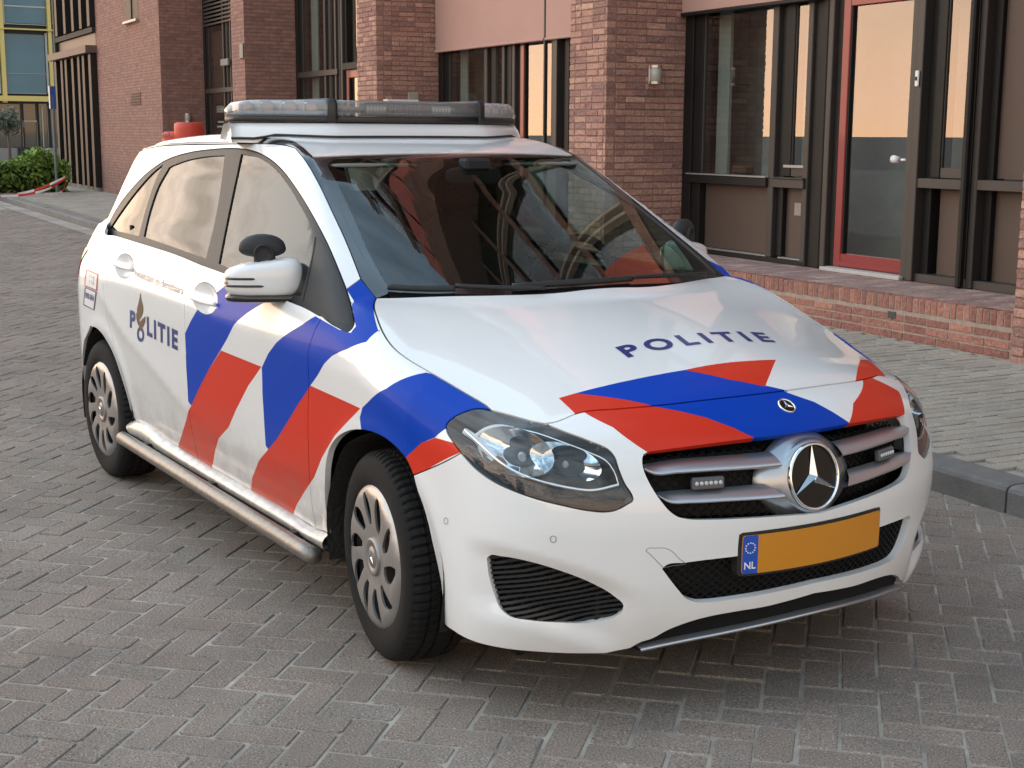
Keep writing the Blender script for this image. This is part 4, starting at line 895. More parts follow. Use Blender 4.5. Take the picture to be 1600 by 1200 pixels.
p_gr_side = [(1014.7,706.7),(1006.5,710.5),(1004.5,721),(1006.5,733),(1012.5,748),(1021.5,764.5),(1035,784),(1050,800.5),(1060.5,807),(1074,810),(1110,811),(1170,808.7),(1230,805)]
s_gt, s_gs = centre(on_y0(p_gr_top)), centre(on_y0(p_gr_side))
GRILLE = sym(np.vstack([s_gt[::-1], s_gs[1:]]))
p_lg_top = [(1036,889),(1038.7,886),(1071.7,880),(1110,875),(1147,870.6),(1200,862),(1235,855.5)]
p_lg_bot = [(1036,889),(1040.5,895),(1059,919),(1073.5,934.7),(1088,940),(1108,940),(1145,935.6),(1200,926.5),(1240,918)]
s_lt, s_lb = centre(on_y0(p_lg_top)), centre(on_y0(p_lg_bot))
LOWGR = sym(np.vstack([s_lt[::-1], s_lb[1:]]))
p_fog = [(761.7,873),(765,869),(783,870),(826.7,878),(876.7,893),(926.7,913),(960,933),(973,946.7),(971.7,953),(960,963),(926.7,971.7),(876.7,971.7),(826.7,968),(796.7,961.7),(783,950),(773,926.7),(765,900),(761.7,873)]
FOG = on(p_fog, 4)[:-1]; FOGM = FOG*np.array([1,-1,1])
L_n = [([(914,645),(905,636),(960,630),(1021,624),(1021,634.5),(1065,643),(1103.7,652.5),(1145,668),(1183,686),(1013.7,708),(957.5,667.5)],2),
       ([(1021,624),(1090,616),(1160,608),(1240,600),(1229,613),(1272.5,628),(1300,643),(1329,662),(1183,686),(1145,668),(1103.7,652.5),(1065,643),(1021,634.5)],1),
       ([(1341,582),(1381,575),(1404,611),(1411,630),(1413.5,648),(1325,664),(1333,630)],2)]
BUMPER = panel('front_bumper', sym(bump_half), NOSE, [WHITE, BLUE, RED], CAR, holes=[GRILLE, LOWGR, FOG, FOGM], livery=liv(L_n), sp=.017, gap=.0018, skirt=.022)[0]
# --- headlight lens
HEAD = np.vstack([s_lamptop, s_headlow[1:], on([(720,708),(706,688),(698,674),(697,664),(706,654),(724,644),(746,638),(768,641)])[1:-1]])
# --- fender
s_headback = on([(768,641),(746,638),(724,644),(706,654),(697,664),(698,674),(706,688),(720,708)])
p_arch = [(646,742.5),(635,718),(616,696),(591,679),(566,672),(547.5,673),(529,682),(516,699),(510,721),(508,752),(508,774),(511,805),(517,834)]
p_fdgap = [(504,494),(490,521),(482,549),(482.5,596),(481,659),(482,698),(484,753),(489,800),(493.5,826)]
p_pill = [(541,452),(564,435.5)]
p_trimfront = [(541,452),(551,490),(553,508),(547,517),(525,510),(504,496)]
s_arch, s_fdgap, s_trimf = on(p_arch), on(p_fdgap), on(p_trimfront)
s_cowl = on([(564,435.5),(576,450),(588,466)])
fend = np.vstack([s_hoodside, s_headback[1:], s_bgap[1:], s_arch[1:], on([(517,834),(493.5,826)], 3)[1:], s_fdgap[::-1][1:], s_trimf[::-1][1:], on(p_pill, 3)[1:], s_cowl[1:-1]])
Lb = [(541,451),(566,434),(588,466),(592,519),(594,515),(572.5,534),(541,546),(519,556),(507,568),(496,587),(485,602.5),(466,631),(447.5,662),(432,687),(419,702),(415,696),(413,665),(410,615),(409,574),(419,552.5),(432,535),(451,520),(472.5,507),(493,494),(530,515),(548,520),(556,510),(552,488)]
Lrb = [(485,602.5),(563,638),(543,659),(523,681),(503,715),(491,746),(476,768),(463,790),(457,808),(392,766),(394,746),(404,721),(416,706),(419,702),(432,687),(447.5,662),(466,631)]
Lbc = [(566,637),(604,607),(635,590),(666,582),(690,588),(775,640),(760,650),(712,652),(696,670),(679,684),(657,693),(640,709),(632,719),(614,698),(590,682),(565,673),(562,652)]
Lrc = [(680,684),(707,691.5),(722,706),(646,745),(631,719),(640,709),(657,693)]
Lba = [(337,458),(361,439),(390,450),(414,472),(400,480),(385,490),(366,507),(354,531),(344,548),(326,577.5),(310,609),(299,634),(294,627),(291,574),(289,521),(297.5,502.5),(308.5,484),(325,489),(340,481)]
Lra = [(345,547.5),(408.5,573),(388,602.5),(369,640),(357,668),(342,685),(336.5,702.5),(331,732),(277,702),(286.5,671),(294,643),(299,634),(310,609),(326,577.5)]
side_l = liv([(Lb,1),(Lrb,2),(Lbc,1),(Lrc,2)])
FENDER = panel('front_fender', fend, SIDE, [WHITE, BLUE, RED], CAR, livery=side_l, sp=.020, skirt=.02, mirror=True)
# --- doors
def cup_loop(px_c, rx, ry, rot, k=1., n=28):
    q0 = SIDE[0](on([px_c], 1, False))[0]
    return np.array([q0+np.array([math.cos(a)*rx*math.cos(rot)-math.sin(a)*ry*math.sin(rot), math.cos(a)*rx*math.sin(rot)+math.sin(a)*ry*math.cos(rot)])*k for a in np.linspace(0, 2*math.pi, n, endpoint=False)])
CUPF, CUPR = ((320.5,466), .128, .046, -.09), ((194.5,415.5), .125, .042, -.08)
p_belt1 = [(504,496),(475,480),(455,472),(410,451),(362,431),(315,414)]
p_belt2 = [(315,414),(275,397.5),(230,383),(196,372.5)]
p_bgapB = [(315,414),(302,434),(293,448),(289,469),(288,499),(289,520),(291,560),(295,625),(297,655),(303,685),(310,718)]
p_rdgap = [(196,372.5),(176,393),(163,413),(160.5,435),(163,465),(168,500),(176,530),(185,558),(195,590),(205,625),(212,657)]
s_b1, s_b2, s_gB, s_rd = on(p_belt1), on(p_belt2), on(p_bgapB), on(p_rdgap)
s_fb, s_rb = on([(493.5,826),(455.5,802),(389,764),(310,718)]), on([(310,718),(260,687),(212,657)])
FDOOR = panel('front_door', np.vstack([s_fdgap, s_fb[1:], s_gB[::-1][1:], s_b1[::-1][1:-1]]), SIDE, [WHITE, BLUE, RED], CAR, livery=liv([(Lba,1),(Lra,2),(Lb,1),(Lrb,2)]), holes=[lift(cup_loop(*CUPF), SIDE)[0]], sp=.024, mirror=True)
RDOOR = panel('rear_door', np.vstack([s_gB, s_rb[1:], s_rd[::-1][1:], s_b2[::-1][1:-1]]), SIDE, [WHITE, BLUE, RED], CAR, livery=liv([(Lba,1),(Lra,2)]), holes=[lift(cup_loop(*CUPR), SIDE)[0]], sp=.024, mirror=True)
# --- body side frame: A-pillar, roof rail, rear quarter
p_trimtop = [(541,452),(525,412),(512.5,383),(495,349),(475,314),(460,291),(440,265),(417.5,246),(395,236),(367.5,232),(330,233.7),(295,238.7),(262.5,248.7),(235,266),(207.5,292.5),(182.5,325),(163.5,361)]
p_tip = [(163.5,361),(164,364),(180,368),(196,372.5)]
p_strip_o = [(564,435.5),(540,375),(520,332),(497.5,285),(475,247.5),(462,232)]
s_tt, s_tip, s_so = on(p_trimtop), on(p_tip), on(p_strip_o)
def roofline(xs, ys):
    P = np.stack([xs, -np.asarray(ys), 0*np.asarray(xs)], 1); return lift(P[:, :2], TOP)[0]
xs_ = np.array([-1.35, -1.5, -1.7, -2.0, -2.4, -2.7, -2.95, -3.10]); yo = np.array([.592, .594, .594, .592, .584, .572, .556, .540]); yi = yo-np.array([.05,.030,.010,.006,.006,.006,.006,.006])
s_ro = roofline(xs_, yo); s_ri = roofline(xs_, yi)
def sidept(x, z): # point on the side at x, z
    a = math.atan2(z-.6, .85)
    for _ in range(12):
        X = lift(np.array([[x, .8*a]]), SIDE)[0][0]; a = math.atan2(z-.6, -X[1])
    return X
rearline = np.array([sidept(-3.13, 1.40), sidept(-3.16, 1.30), sidept(-3.18, 1.18), sidept(-3.20, 1.05), sidept(-3.22, .9), sidept(-3.22, .7), sidept(-3.22, .5), sidept(-3.2, .3)])
p_archr = [(212,657),(208,650),(199,620),(188,584),(177,552.5),(167.5,534),(158,520),(149,512),(141,510)]
s_ar = on(p_archr)
arc = np.array([sidept(-2.699-.372*math.sin(t), .316+.372*math.cos(t)) for t in np.radians([22, 40, 58, 76, 94, 105])])
quarter = np.vstack([s_tt, s_tip[1:], s_rd[1:], s_ar[1:], arc, rearline[::-1], s_ro[::-1], s_so[::-1], on(p_pill, 3)[::-1][1:-1]])
QUARTER = panel('body_side_frame', quarter, SIDE, [WHITE], CAR, sp=.026, mirror=True)
# --- roof strip, windscreen, roof
p_ws_side = [(610,463),(590,437.5),(570,405),(550,365),(530,320),(510,280),(489,244.7)]
s_ws = on(p_ws_side)
s_strip_in = np.vstack([s_ws[1:], on([(489,244.7),(475,231)], 2)[1:]])
strip = np.vstack([s_so, s_ro, s_ri[::-1], s_strip_in[::-1], s_cowl[::-1][:1]])
STRIP = panel('roof_trim_strip', strip, TOP, [BLACKG], CAR, sp=.03, mirror=True, gap=.001)
p_ws_top = [(489,244.7),(560,241.5),(640,239.3),(700,238.8),(740,238.9)]
s_wst = centre(on_y0(p_ws_top)); s_wsb = centre(on_y0([(610,465.2),(700,462),(780,460.6),(880,456),(917,451.5),(960,448),(1000,445)]))
ws_half = np.vstack([s_wst[::-1], s_ws[::-1][1:], s_wsb])
p_clear = [(602,441),(590,420),(574,389),(556,347),(536,304),(520,272),(512,255),(518,250.5),(580,247.5),(660,245.5),(740,245)]
p_clearb = [(602,441),(612,448),(640,449),(700,449),(780,447.5),(880,443),(960,437),(1000,433)]
clear = sym(np.vstack([centre(on_y0(p_clear))[::-1], centre(on_y0(p_clearb))[1:]]))
WSCREEN = panel('windscreen', sym(ws_half), TOP, [BLACKG, WINDGLASS], CAR, livery=[(clear, 1)], sp=.035, gap=.0005, skirt=.006, off=-.003)[0]
roof_half = np.vstack([s_wst[::-1], s_strip_in[s_strip_in[:,0] < s_wst[0,0]+.02], s_ri, np.array([[-3.12,-.30,0],[-3.14,0,0]])])
ROOF = panel('roof', sym(roof_half), TOP, [WHITE], CAR, sp=.05, gap=.001)[0]
# --- side windows (their own leaning surface inside the door tops)
MODE[0] = 'green'
s_tt, s_tip = on(p_trimtop), on([(163.5,361),(163,367),(180,373),(196,378)])
s_b2, s_b1, s_trimf = on([(315,420),(275,403.5),(230,389),(196,378)]), on([(504,501),(475,486),(455,478),(410,457),(362,437),(315,420)]), on([(541,452),(551,490),(553,509),(547,520),(525,515),(504,501)])
glassF = on([(376,241),(398,245),(414,253),(432,268),(450,291),(470,325),(487,357)]); glassF = np.vstack([glassF, on([(487,357),(488,373),(479,428),(469,463)], 4)[1:], on([(469,463),(410,438),(362,420),(341,411)])[1:], on([(341,411),(355,340),(376,241)], 5)[1:-1]])
sail = np.vstack([on([(492,370),(503,381),(515,405),(527,432),(537,460),(546,497)]), on([(546,505),(525,501),(500,486),(473,469)]), on([(473,467),(482,428),(492,373)], 4)[:-1]])
glassR = np.vstack([on([(350,243),(320,245),(290,251),(268,259)]), on([(263,262),(247,290),(236,320),(228,350),(224,369)]), on([(224,369),(250,378),(290,392),(321,403)])[1:], on([(321,403),(335,345),(345,285),(350,243)])[1:-1]])
glassQ = np.vstack([on([(254,257),(240,268),(215,295),(190,328),(171,356)]), on([(171,357),(195,363),(216,368)]), on([(216,368),(222,345),(232,310),(245,275),(254,257)])[1:-1]])
trim_out = np.vstack([s_tt, s_tip[1:], s_b2[::-1][1:], s_b1[::-1][1:], s_trimf[::-1][1:-1]])
TRIMP = panel('window_trim', trim_out, SIDE, [TRIM], CAR, holes=[glassF, glassR, glassQ, sail], sp=.03, gap=.0012, skirt=.012, off=-.002, mirror=True)
for nm, g in (('front_side_window', glassF), ('rear_side_window', glassR), ('quarter_window', glassQ)):
    panel(nm, g, SIDE, [FRONTGLASS if nm[0] == 'f' else SIDEGLASS], CAR, sp=.035, gap=-.004, skirt=0, off=-.007, mirror=True)
panel('mirror_sail_panel', sail, SIDE, [BLACKM], CAR, sp=.03, gap=-.002, skirt=0, off=-.004, mirror=True)
MODE[0] = 'all'
# --- rear end
re_ = REAR[0](rearline); q = np.array([(re_[i,0], re_[i,1]) for i in range(len(re_))])
qq = np.vstack([q, q[::-1]*np.array([-1,1])]); qq[:,1] = np.clip(qq[:,1], .2, 1.40)
V2, T = cdt(resample(qq, .05), [], [], .05); X, n = lift(V2, REAR, -.002)
mobj('tailgate', X, T, [WHITE], CAR, True, None, n)
# ------------------------------------------------------------------ car: fitted parts
def offs(px, off, sub=6, smooth=True):
    X = on(px, sub, smooth); return X+grad(X)*off
def loftgrid(rows, closed=False):
    rows = [np.asarray(r) for r in rows]; n = len(rows[0]); V = np.vstack(rows); Fc = []
    for i in range(len(rows)-1):
        for k in range(n if closed else n-1): Fc.append((i*n+k, i*n+(k+1) % n, (i+1)*n+(k+1) % n, (i+1)*n+k))
    return V, Fc
def pair(name, V, Fc, m, parent, smooth=False, kind=None):
    """a part and its mirror image on the other side"""
    a = mobj(name, V, Fc, m, parent, smooth, kind=kind); V2 = np.asarray(V)*np.array([1,-1,1])
    return a, mobj(name, V2, [tuple(reversed(f)) for f in Fc], m, parent, smooth, kind=kind)
def sheet(name, outline, dom, m, parent, off, sp=.03, mirror=False, depth=None):
    q = resample(dom[0](np.asarray(outline)), sp*.7); V2, T = cdt(q, [], [], sp); X, n = lift(V2, dom, off)
    fn = np.cross(X[T[:,1]]-X[T[:,0]], X[T[:,2]]-X[T[:,0]]); fl = np.sum(fn*n[T].mean(1), 1) < 0; T[fl] = T[fl][:, ::-1]
    if depth is not None: X = X-n*depth(V2)[:, None]
    if mirror: return pair(name, X, [tuple(t) for t in T], m, parent, True)
    return mobj(name, X, [tuple(t) for t in T], m, parent, True)
MESHM = mat('grille_mesh_black', (.006, .006, .006), .6, spec=.2)
def lattice(name, outline, dom, parent, off, pitch, w, ang, mirror=False, thick=.004, m=None):
    q = dom[0](np.asarray(outline)); lo, hi = q.min(0), q.max(0); c = (lo+hi)/2; R_ = np.linalg.norm(hi-lo)/2
    rows = []; 
    for a in ang:
        u = np.array([math.cos(a), math.sin(a)]); v = np.array([-u[1], u[0]])
        for s in np.arange(-R_, R_, pitch):
            t = np.arange(-R_, R_, .018); P = c+v*s+u*t[:, None]; k = inpoly(P, q)
            i = 0
            while i < len(P):
                if k[i]:
                    j = i
                    while j+1 < len(P) and k[j+1]: j += 1
                    if j > i: rows.append((P[max(i-1,0):j+2], v))
                    i = j+1
                else: i += 1
    V = []; Fc = []; 
    allq = []; sizes = []
    for P, v in rows:
        allq.append(P-v*w/2); allq.append(P+v*w/2); sizes.append(len(P))
    X, n = lift(np.vstack(allq), dom, off); 
    k = 0
    for L_ in sizes:
        a, b = X[k:k+L_], X[k+L_:k+2*L_]; na = n[k:k+L_]; k += 2*L_; o = len(V)
        V.extend(a); V.extend(b); V.extend(a-na*thick); V.extend(b-na*thick)
        for i in range(L_-1):
            Fc += [(o+i, o+i+1, o+L_+i+1, o+L_+i), (o+2*L_+i, o+i, o+i+1, o+2*L_+i+1)[::-1], (o+L_+i, o+3*L_+i, o+3*L_+i+1, o+L_+i+1)[::-1]]
    V = np.array(V)
    if mirror: return pair(name, V, Fc, m or MESHM, parent, False)
    return mobj(name, V, Fc, m or MESHM, parent)
A45 = (math.radians(38), math.radians(-38))
# --- upper grille
GR = thing('radiator_grille', None, None); GR.parent = CAR; 
sheet('grille_backing', GRILLE, FRONT, DARK, GR, -.066, .05)
lattice('grille_mesh', GRILLE, FRONT, GR, -.054, .020, .0035, A45)
def bar(topl, lowl):
    n = 26; a = offs(topl, 0, 8); b = offs(lowl, 0, 8)
    def rs(X):
        d = np.r_[0, np.cumsum(np.linalg.norm(np.diff(X, axis=0), axis=1))]; t = np.linspace(0, d[-1], n); return np.stack([np.interp(t, d, X[:, i]) for i in range(3)], 1)
    a, b = rs(a), rs(b); na, nb = grad(a), grad(b)
    up = (a-b)/np.linalg.norm(a-b, axis=1, keepdims=True); h = np.linalg.norm(a-b, axis=1, keepdims=True)
    prof = [(1.0, -.034), (.82, -.022), (.55, -.010), (.28, -.003), (.12, .001), (.02, .001), (-.04, -.003), (-.05, -.010), (.10, -.034)]
    rows = [b+up*h*u+nb*o for u, o in prof]
    V, Fc = loftgrid(rows); pair('grille_bar', V, Fc, SILVER, GR, True)
bar([(1007,723),(1060,715),(1120,710),(1170,706),(1212,702)], [(1007,733),(1018,739.5),(1060,738.5),(1120,735),(1180,731),(1222,727)])
bar([(1027,769),(1080,766),(1140,762),(1205,757)], [(1027,773),(1045,785),(1080,786),(1140,783),(1200,779.5),(1230,777)])
def place(o, c, tilt):
    o.location = c; o.rotation_euler = (0, -tilt, 0)
STAR_C = (.894, 0, .640); TILT = math.radians(10.7)
def xl(prof, n=64):     # lathe about the forward axis
    V, Fc = lathe(prof, n); return [(v[1], v[0], v[2]) for v in V], [tuple(reversed(f)) for f in Fc]
V, Fc = xl([(.150,-.050),(.146,-.034),(.128,-.020),(.112,-.008),(.102,.000),(.094,.002)])
# the housing blends out sideways into the bars
V = [(x, y*(1+.25*max(0,(abs(y)-.1))/.08), z*(.86 if x < -.004 else 1)) for x, y, z in V]
o = mobj('star_housing', V, Fc, SILVER, GR, True); place(o, STAR_C, TILT)
ST = mobj('star_emblem', *xl([(.093,.001),(.0925,.009),(.089,.013),(.0855,.011),(.085,.002)]), CHROME, GR, True); place(ST, STAR_C, TILT)
o = mobj('emblem_disc', *xl([(.086,.003),(.05,.0035),(.001,.004)]), mat('emblem_black', (.004,.004,.005), .35, spec=.25), ST, True)
def star(R, r, h):
    V = [(h, 0, 0)]; Fc = []
    for k in range(3):
        a = math.radians(90+120*k); b = math.radians(150+120*k)
        V.append((h*.25, R*math.cos(a), R*math.sin(a))); V.append((.0, r*math.cos(b), r*math.sin(b)))
    for k in range(3):
        t = 1+2*k; s1 = 2+2*k; s0 = 2+2*((k-1) % 3); Fc += [(0, t, s1), (0, s0, t)]
    return V, Fc
o = mobj('star', *star(.087, .0165, .016), CHROME, ST); o.location = (.0045, 0, 0)
led_m = mat('led_unit_body', (.10,.10,.11), .35); led_w = mat('led_lens', (.55,.58,.60), .15, coat=1)
for sg in (-1, 1):
    X = on([(1109,754)], 1, False)[0]; nn = grad(X[None])[0]; X = X-nn*.012; X[1] = sg*abs(X[1])
    yaw = sg*abs(math.atan2(nn[1], nn[0]))
    mb = MB(); mb.box(-.012, .006, -.046, .046, -.016, .016, .004); o = mb.build('led_flasher', led_m, GR); o.location = X; o.rotation_euler = (0, -.12, yaw)
    mb = MB()
    for k in range(6):
        V, Fc = xl([(.0058,.006),(.0052,.0085),(.0005,.0095)], 10); mb.add([(x, y+(-.034+k*.0136), z) for x, y, z in V], Fc)
    mb.build('led_lens', led_w, o, True)
# --- lower grille, fog grilles
LG = sheet('lower_grille', LOWGR, FRONT, DARK, CAR, -.05, .05); lattice('grille_mesh', LOWGR, FRONT, LG, -.022, .017, .0045, A45)
for o_, s in zip(sheet('fog_grille', FOG, NOSE, DARK, CAR, -.045, .04, mirror=True), (1, -1)):
    lattice('grille_rib', FOG*np.array([1, s, 1]), NOSE, o_, -.014, .0135, .0065, (math.radians(13),), thick=.012, m=mat('fog_rib', (.020,.020,.021), .42))
    lattice('grille_mesh', FOG*np.array([1, s, 1]), NOSE, o_, -.020, .020, .0035, (math.radians(60),), thick=.006)
# --- lip and splitter
s_spl = np.array([(y, z) for y, z in [(-.50,.204),(-.46,.213),(-.40,.224),(-.30,.236),(-.18,.246),(0,.253)]]); s_spl = np.vstack([s_spl, s_spl[::-1][1:]*np.array([-1,1])])
sp_c = spl(s_spl, 5); Xs = lift(sp_c, FRONT, 0)[0]
lipo = np.vstack([s_lip, (s_lip*np.array([1,-1,1]))[::-1][1:], Xs[::-1]+np.array([0,0,-.012])])
sheet('lower_lip', lipo, FRONT, mat('lip_black', (.008,.008,.008), .7, spec=.2), CAR, -.020, .03)
V, Fc = loftgrid([Xs+np.array([-.05,0,.006]), Xs+np.array([.006,0,.004]), Xs+np.array([.010,0,0]), Xs+np.array([.006,0,-.006]), Xs+np.array([-.06,0,-.008])])
mobj('front_splitter', V, Fc, SILVER, CAR, True)
# --- number plate
def rrect(y0, y1, z0, z1, r, n=5):
    P = []
    for cy, cz, a0 in ((y1-r, z1-r, 0), (y0+r, z1-r, 90), (y0+r, z0+r, 180), (y1-r, z0+r, 270)):
        for k in range(n+1): a = math.radians(a0+90*k/n); P.append((cy+r*math.cos(a), cz+r*math.sin(a)))
    return np.array(P)
def plate(name, P2, m, parent, off, depth, extra=(), mats=None, livery=()):
    out = resample(P2, .03); V2, T = cdt(out, [], [resample(l, .03) for l, _ in livery], .03); c = V2[T].mean(1); fm = np.zeros(len(T), int)
    for l, i in livery: fm[inpoly(c, l)] = i
    def surf(Q): return np.stack([.938+off-.47*Q[:, 0]**2, Q[:, 0], Q[:, 1]], 1)
    X = surf(V2); n0 = len(X); b = surf(out); bb = b-np.array([depth, 0, 0]); V = np.vstack([X, b, bb]); k = len(out)
    Fc = [tuple(t) for t in T]+[(n0+i, n0+(i+1) % k, n0+k+(i+1) % k, n0+k+i) for i in range(k)]; fm = list(fm)+[0]*k
    return mobj(name, V, Fc, mats or m, parent, False, fm)
PL = plate('number_plate', rrect(-.268,.268,.398,.520,.012), BLACKM, CAR, -.004, .03)
YEL = mat('plate_yellow', (.60,.235,.008), .38, coat=.3); EUB = mat('plate_blue', (.008,.075,.46), .4, coat=.2)
plate('plate_face', rrect(-.259,.259,.406,.512,.008), YEL, PL, .002, .004, mats=[YEL, EUB], livery=[(np.array([(-.3,.3),(-.213,.3),(-.213,.6),(-.3,.6)]), 1)])
TXTW = mat('sign_white', (.8,.8,.8), .5)
def textpx(name, s, quad, dom, m, parent, off=.0015, space=1., bold=0.):
    """lettering laid on the body between four traced corners"""
    V, Fc, _ = text2d(s, 1., space, bold); c = dom[0](on(quad, 1, False)); Q = quadmap(V, c[0], c[1], c[2], c[3])
    X, n = lift(Q, dom, off); f0 = Fc[0]; nn = np.cross(X[f0[1]]-X[f0[0]], X[f0[2]]-X[f0[0]])
    Fc = [f if nn@n[f0[0]] > 0 else tuple(reversed(f)) for f in Fc]
    return mobj(name, X, Fc, m, parent)
V, Fc, _ = text2d('NL', 1, 1, .02); Q = quadmap(V, (-.254,.440), (-.220,.440), (-.254,.420), (-.220,.420)); mobj('plate_lettering', np.stack([.938+.0035-.47*Q[:,0]**2, Q[:,0], Q[:,1]], 1), Fc, TXTW, PL)
mb = MB()
for k in range(12):
    a = 2*math.pi*k/12; y, z = -.237+.014*math.cos(a), .478+.014*math.sin(a); mb.box(.9095, .9115, y-.0016, y+.0016, z-.0016, z+.0016)
mb.V = [(.938+.0035-.47*v[1]**2+(v[0]-.9105), v[1], v[2]) for v in mb.V]; mb.build('plate_stars', TXTW, PL)
# --- lettering and stickers
NAVY = mat('lettering_blue', (.010,.030,.17), .35, coat=.4); GREYT = mat('lettering_grey', (.33,.33,.34), .5)
textpx('bonnet_lettering', 'POLITIE', [(960.5,543),(1192,520),(982,559.5),(1212.5,535.5)], TOP, NAVY, HOOD, .0012, 1.45, .035)
DO = RDOOR[0]
textpx('door_lettering', 'P', [(203.5,484),(212,487),(203,511.7),(211.5,514)], SIDE, NAVY, DO, .0012, 1, .045)
textpx('door_lettering', 'LITIE', [(229.5,494),(278,517),(230,524),(278,548)], SIDE, NAVY, DO, .0012, 1.3, .045)
textpx('door_lettering', 'O', [(214.5,509),(225.5,512),(214,533),(225.5,536)], SIDE, NAVY, DO, .0012, 1, .05)
textpx('door_motto', '\u00abwaakzaam en dienstbaar\u00bb', [(211,419),(287,448.5),(211,432),(286,461)], SIDE, GREYT, DO, .0012, .95, .0)
GOLD = mat('emblem_bronze', (.14,.085,.035), .4)
def decal(name, px, m, parent, dom=SIDE, off=.0014, sub=4, smooth=True, sp=.012):
    o = on(px, sub, smooth)
    q = resample(dom[0](o), sp*.7); V2, T = cdt(q, [], [], sp); X, n = lift(V2, dom, off)
    fn = np.cross(X[T[:,1]]-X[T[:,0]], X[T[:,2]]-X[T[:,0]]); fl = np.sum(fn*n[T].mean(1), 1) < 0; T[fl] = T[fl][:, ::-1]
    return mobj(name, X, T, m, parent, True, None, n)
decal('flame_emblem', [(220,457),(221.5,470),(224,480),(223,490),(218,499),(215,493),(214.5,484),(217,472)], GOLD, DO)
decal('flame_emblem', [(213,488),(218,499),(219.5,512),(216,507),(213.5,498)], GOLD, DO)
decal('flame_emblem', [(227.5,494),(220,502),(219.5,517),(224,510),(227,503)], GOLD, DO)
QS = QUARTER[0]
decal('sticker_border', [(135.5,420.5),(154.5,428.5),(152,454.5),(132.5,447)], mat('sticker_red', (.45,.03,.03), .5), QS, sub=1, smooth=False)
decal('sticker', [(137,422.5),(153.2,429.5),(150.8,452.5),(134.2,445.8)], mat('sticker_white', (.72,.73,.74), .5), QS, sub=1, smooth=False, off=.002)
textpx('sticker_lettering', '112', [(141,429.5),(149,433),(140,441.5),(148,445)], SIDE, GREYT, QS, .0026, 1., .02)
decal('sticker_border', [(133.5,448.5),(151.2,456),(147.5,485),(130.5,476.5)], mat('sticker_navy', (.03,.04,.08), .5), QS, sub=1, smooth=False)
decal('sticker', [(135,450.5),(149.8,457),(146.4,483),(132,475.3)], MATS['sticker_white'], QS, sub=1, smooth=False, off=.002)
textpx('sticker_lettering', '0900-8844', [(134.5,456),(148.5,462),(133.8,465.5),(147.5,472)], SIDE, NAVY, QS, .0026, 1., .03)
# --- bonnet badge, parking sensors, tow-eye cover
X = on([(1231,634)], 1, False)[0]; X[1] = 0; nn = grad(X[None])[0]
bd = mobj('bonnet_badge', *xl([(.0275,-.002),(.0275,.003),(.025,.0042),(.0225,.003),(.022,.0015)], 32), CHROME, HOOD, True); bd.location = X; bd.rotation_euler = (0, -math.atan2(nn[2], nn[0]), 0)
o = mobj('badge_disc', *xl([(.0225,.0016),(.001,.0018)], 24), MATS['emblem_black'], bd, True); o = mobj('badge_star', *star(.021, .0045, .004), CHROME, bd); o.location = (.0018, 0, 0)
GAPL = mat('panel_gap_grey', (.16,.16,.165), .6)
def ring_on(name, px, w, m, parent, dom, mirror=True, off=.0008):
    o = on(px, 6); o = o[:-1] if np.linalg.norm(o[0]-o[-1]) < 1e-4 else o
    q = resample(dom[0](o), .004); X, n = lift(q, dom, off); Xi, _ = lift(inset(q, w), dom, off); k = len(q); V = np.vstack([X, Xi]); Fc = [(i, (i+1) % k, k+(i+1) % k, k+i) for i in range(k)]
    return pair(name, V, Fc, m, parent) if mirror else mobj(name, V, Fc, m, parent)
def circ(cx, cy, rx, ry): return [(cx+rx*math.cos(t), cy+ry*math.sin(t)) for t in np.linspace(0, 2*math.pi, 13)]
ring_on('parking_sensor', circ(864.5, 842.5, 5.2, 5.6), .0016, GAPL, BUMPER, NOSE)
ring_on('parking_sensor', circ(697, 814, 3.6, 5.4), .0016, GAPL, BUMPER, NOSE)
ring_on('tow_eye_cover', [(1036,887.5),(1028,879),(1015,866),(1009,860),(1011,857.5),(1025,856),(1040,856.3),(1050,861),(1062,873),(1071,880),(1050,884.5),(1036,887.5)], .0014, GAPL, BUMPER, NOSE, False)
# --- headlights
LAMPB = mat('lamp_housing_black', (.035,.036,.038), .25); REFL = mat('lamp_reflector', (.80,.82,.84), .10, metal=1, bump=.0); SMOKE = mat('lamp_ribbed', (.05,.05,.052), .22, metal=.4, bump=.5, bscale=160)
AMB = mat('amber_reflector', (.55,.22,.05), .3)
lens_a, lens_b = panel('headlight_lens', HEAD, NOSE, [LENS], CAR, sp=.022, gap=.002, skirt=0, off=-.001, mirror=True)
def lampdepth(V2):
    q = NOSE[0](HEAD); lo, hi = q.min(0), q.max(0); out = resample(q, .01)
    d = np.sqrt(((V2[:, None]-out[None])**2).sum(2).min(1)); return np.minimum(d*1.6, .055)
hl_a, hl_b = sheet('headlight', HEAD, NOSE, LAMPB, CAR, -.004, .014, mirror=True, depth=lampdepth)
for o in (lens_a, lens_b): o.parent = hl_a if o is lens_a else hl_b
def lampstrip(name, px, off, w, m, closed=False):
    X = offs(px, off, 8); n = grad(X); t = np.gradient(X, axis=0); t /= np.linalg.norm(t, axis=1, keepdims=True); b = np.cross(n, t)
    rows = [X-b*w, X-b*w*.6+n*w*.5, X+b*w*.6+n*w*.5, X+b*w]; V, Fc = loftgrid(rows)
    for s, par in ((1, hl_a), (-1, hl_b)):
        V_ = V*np.array([1, s, 1]); mobj(name, V_, Fc, m, par, True)
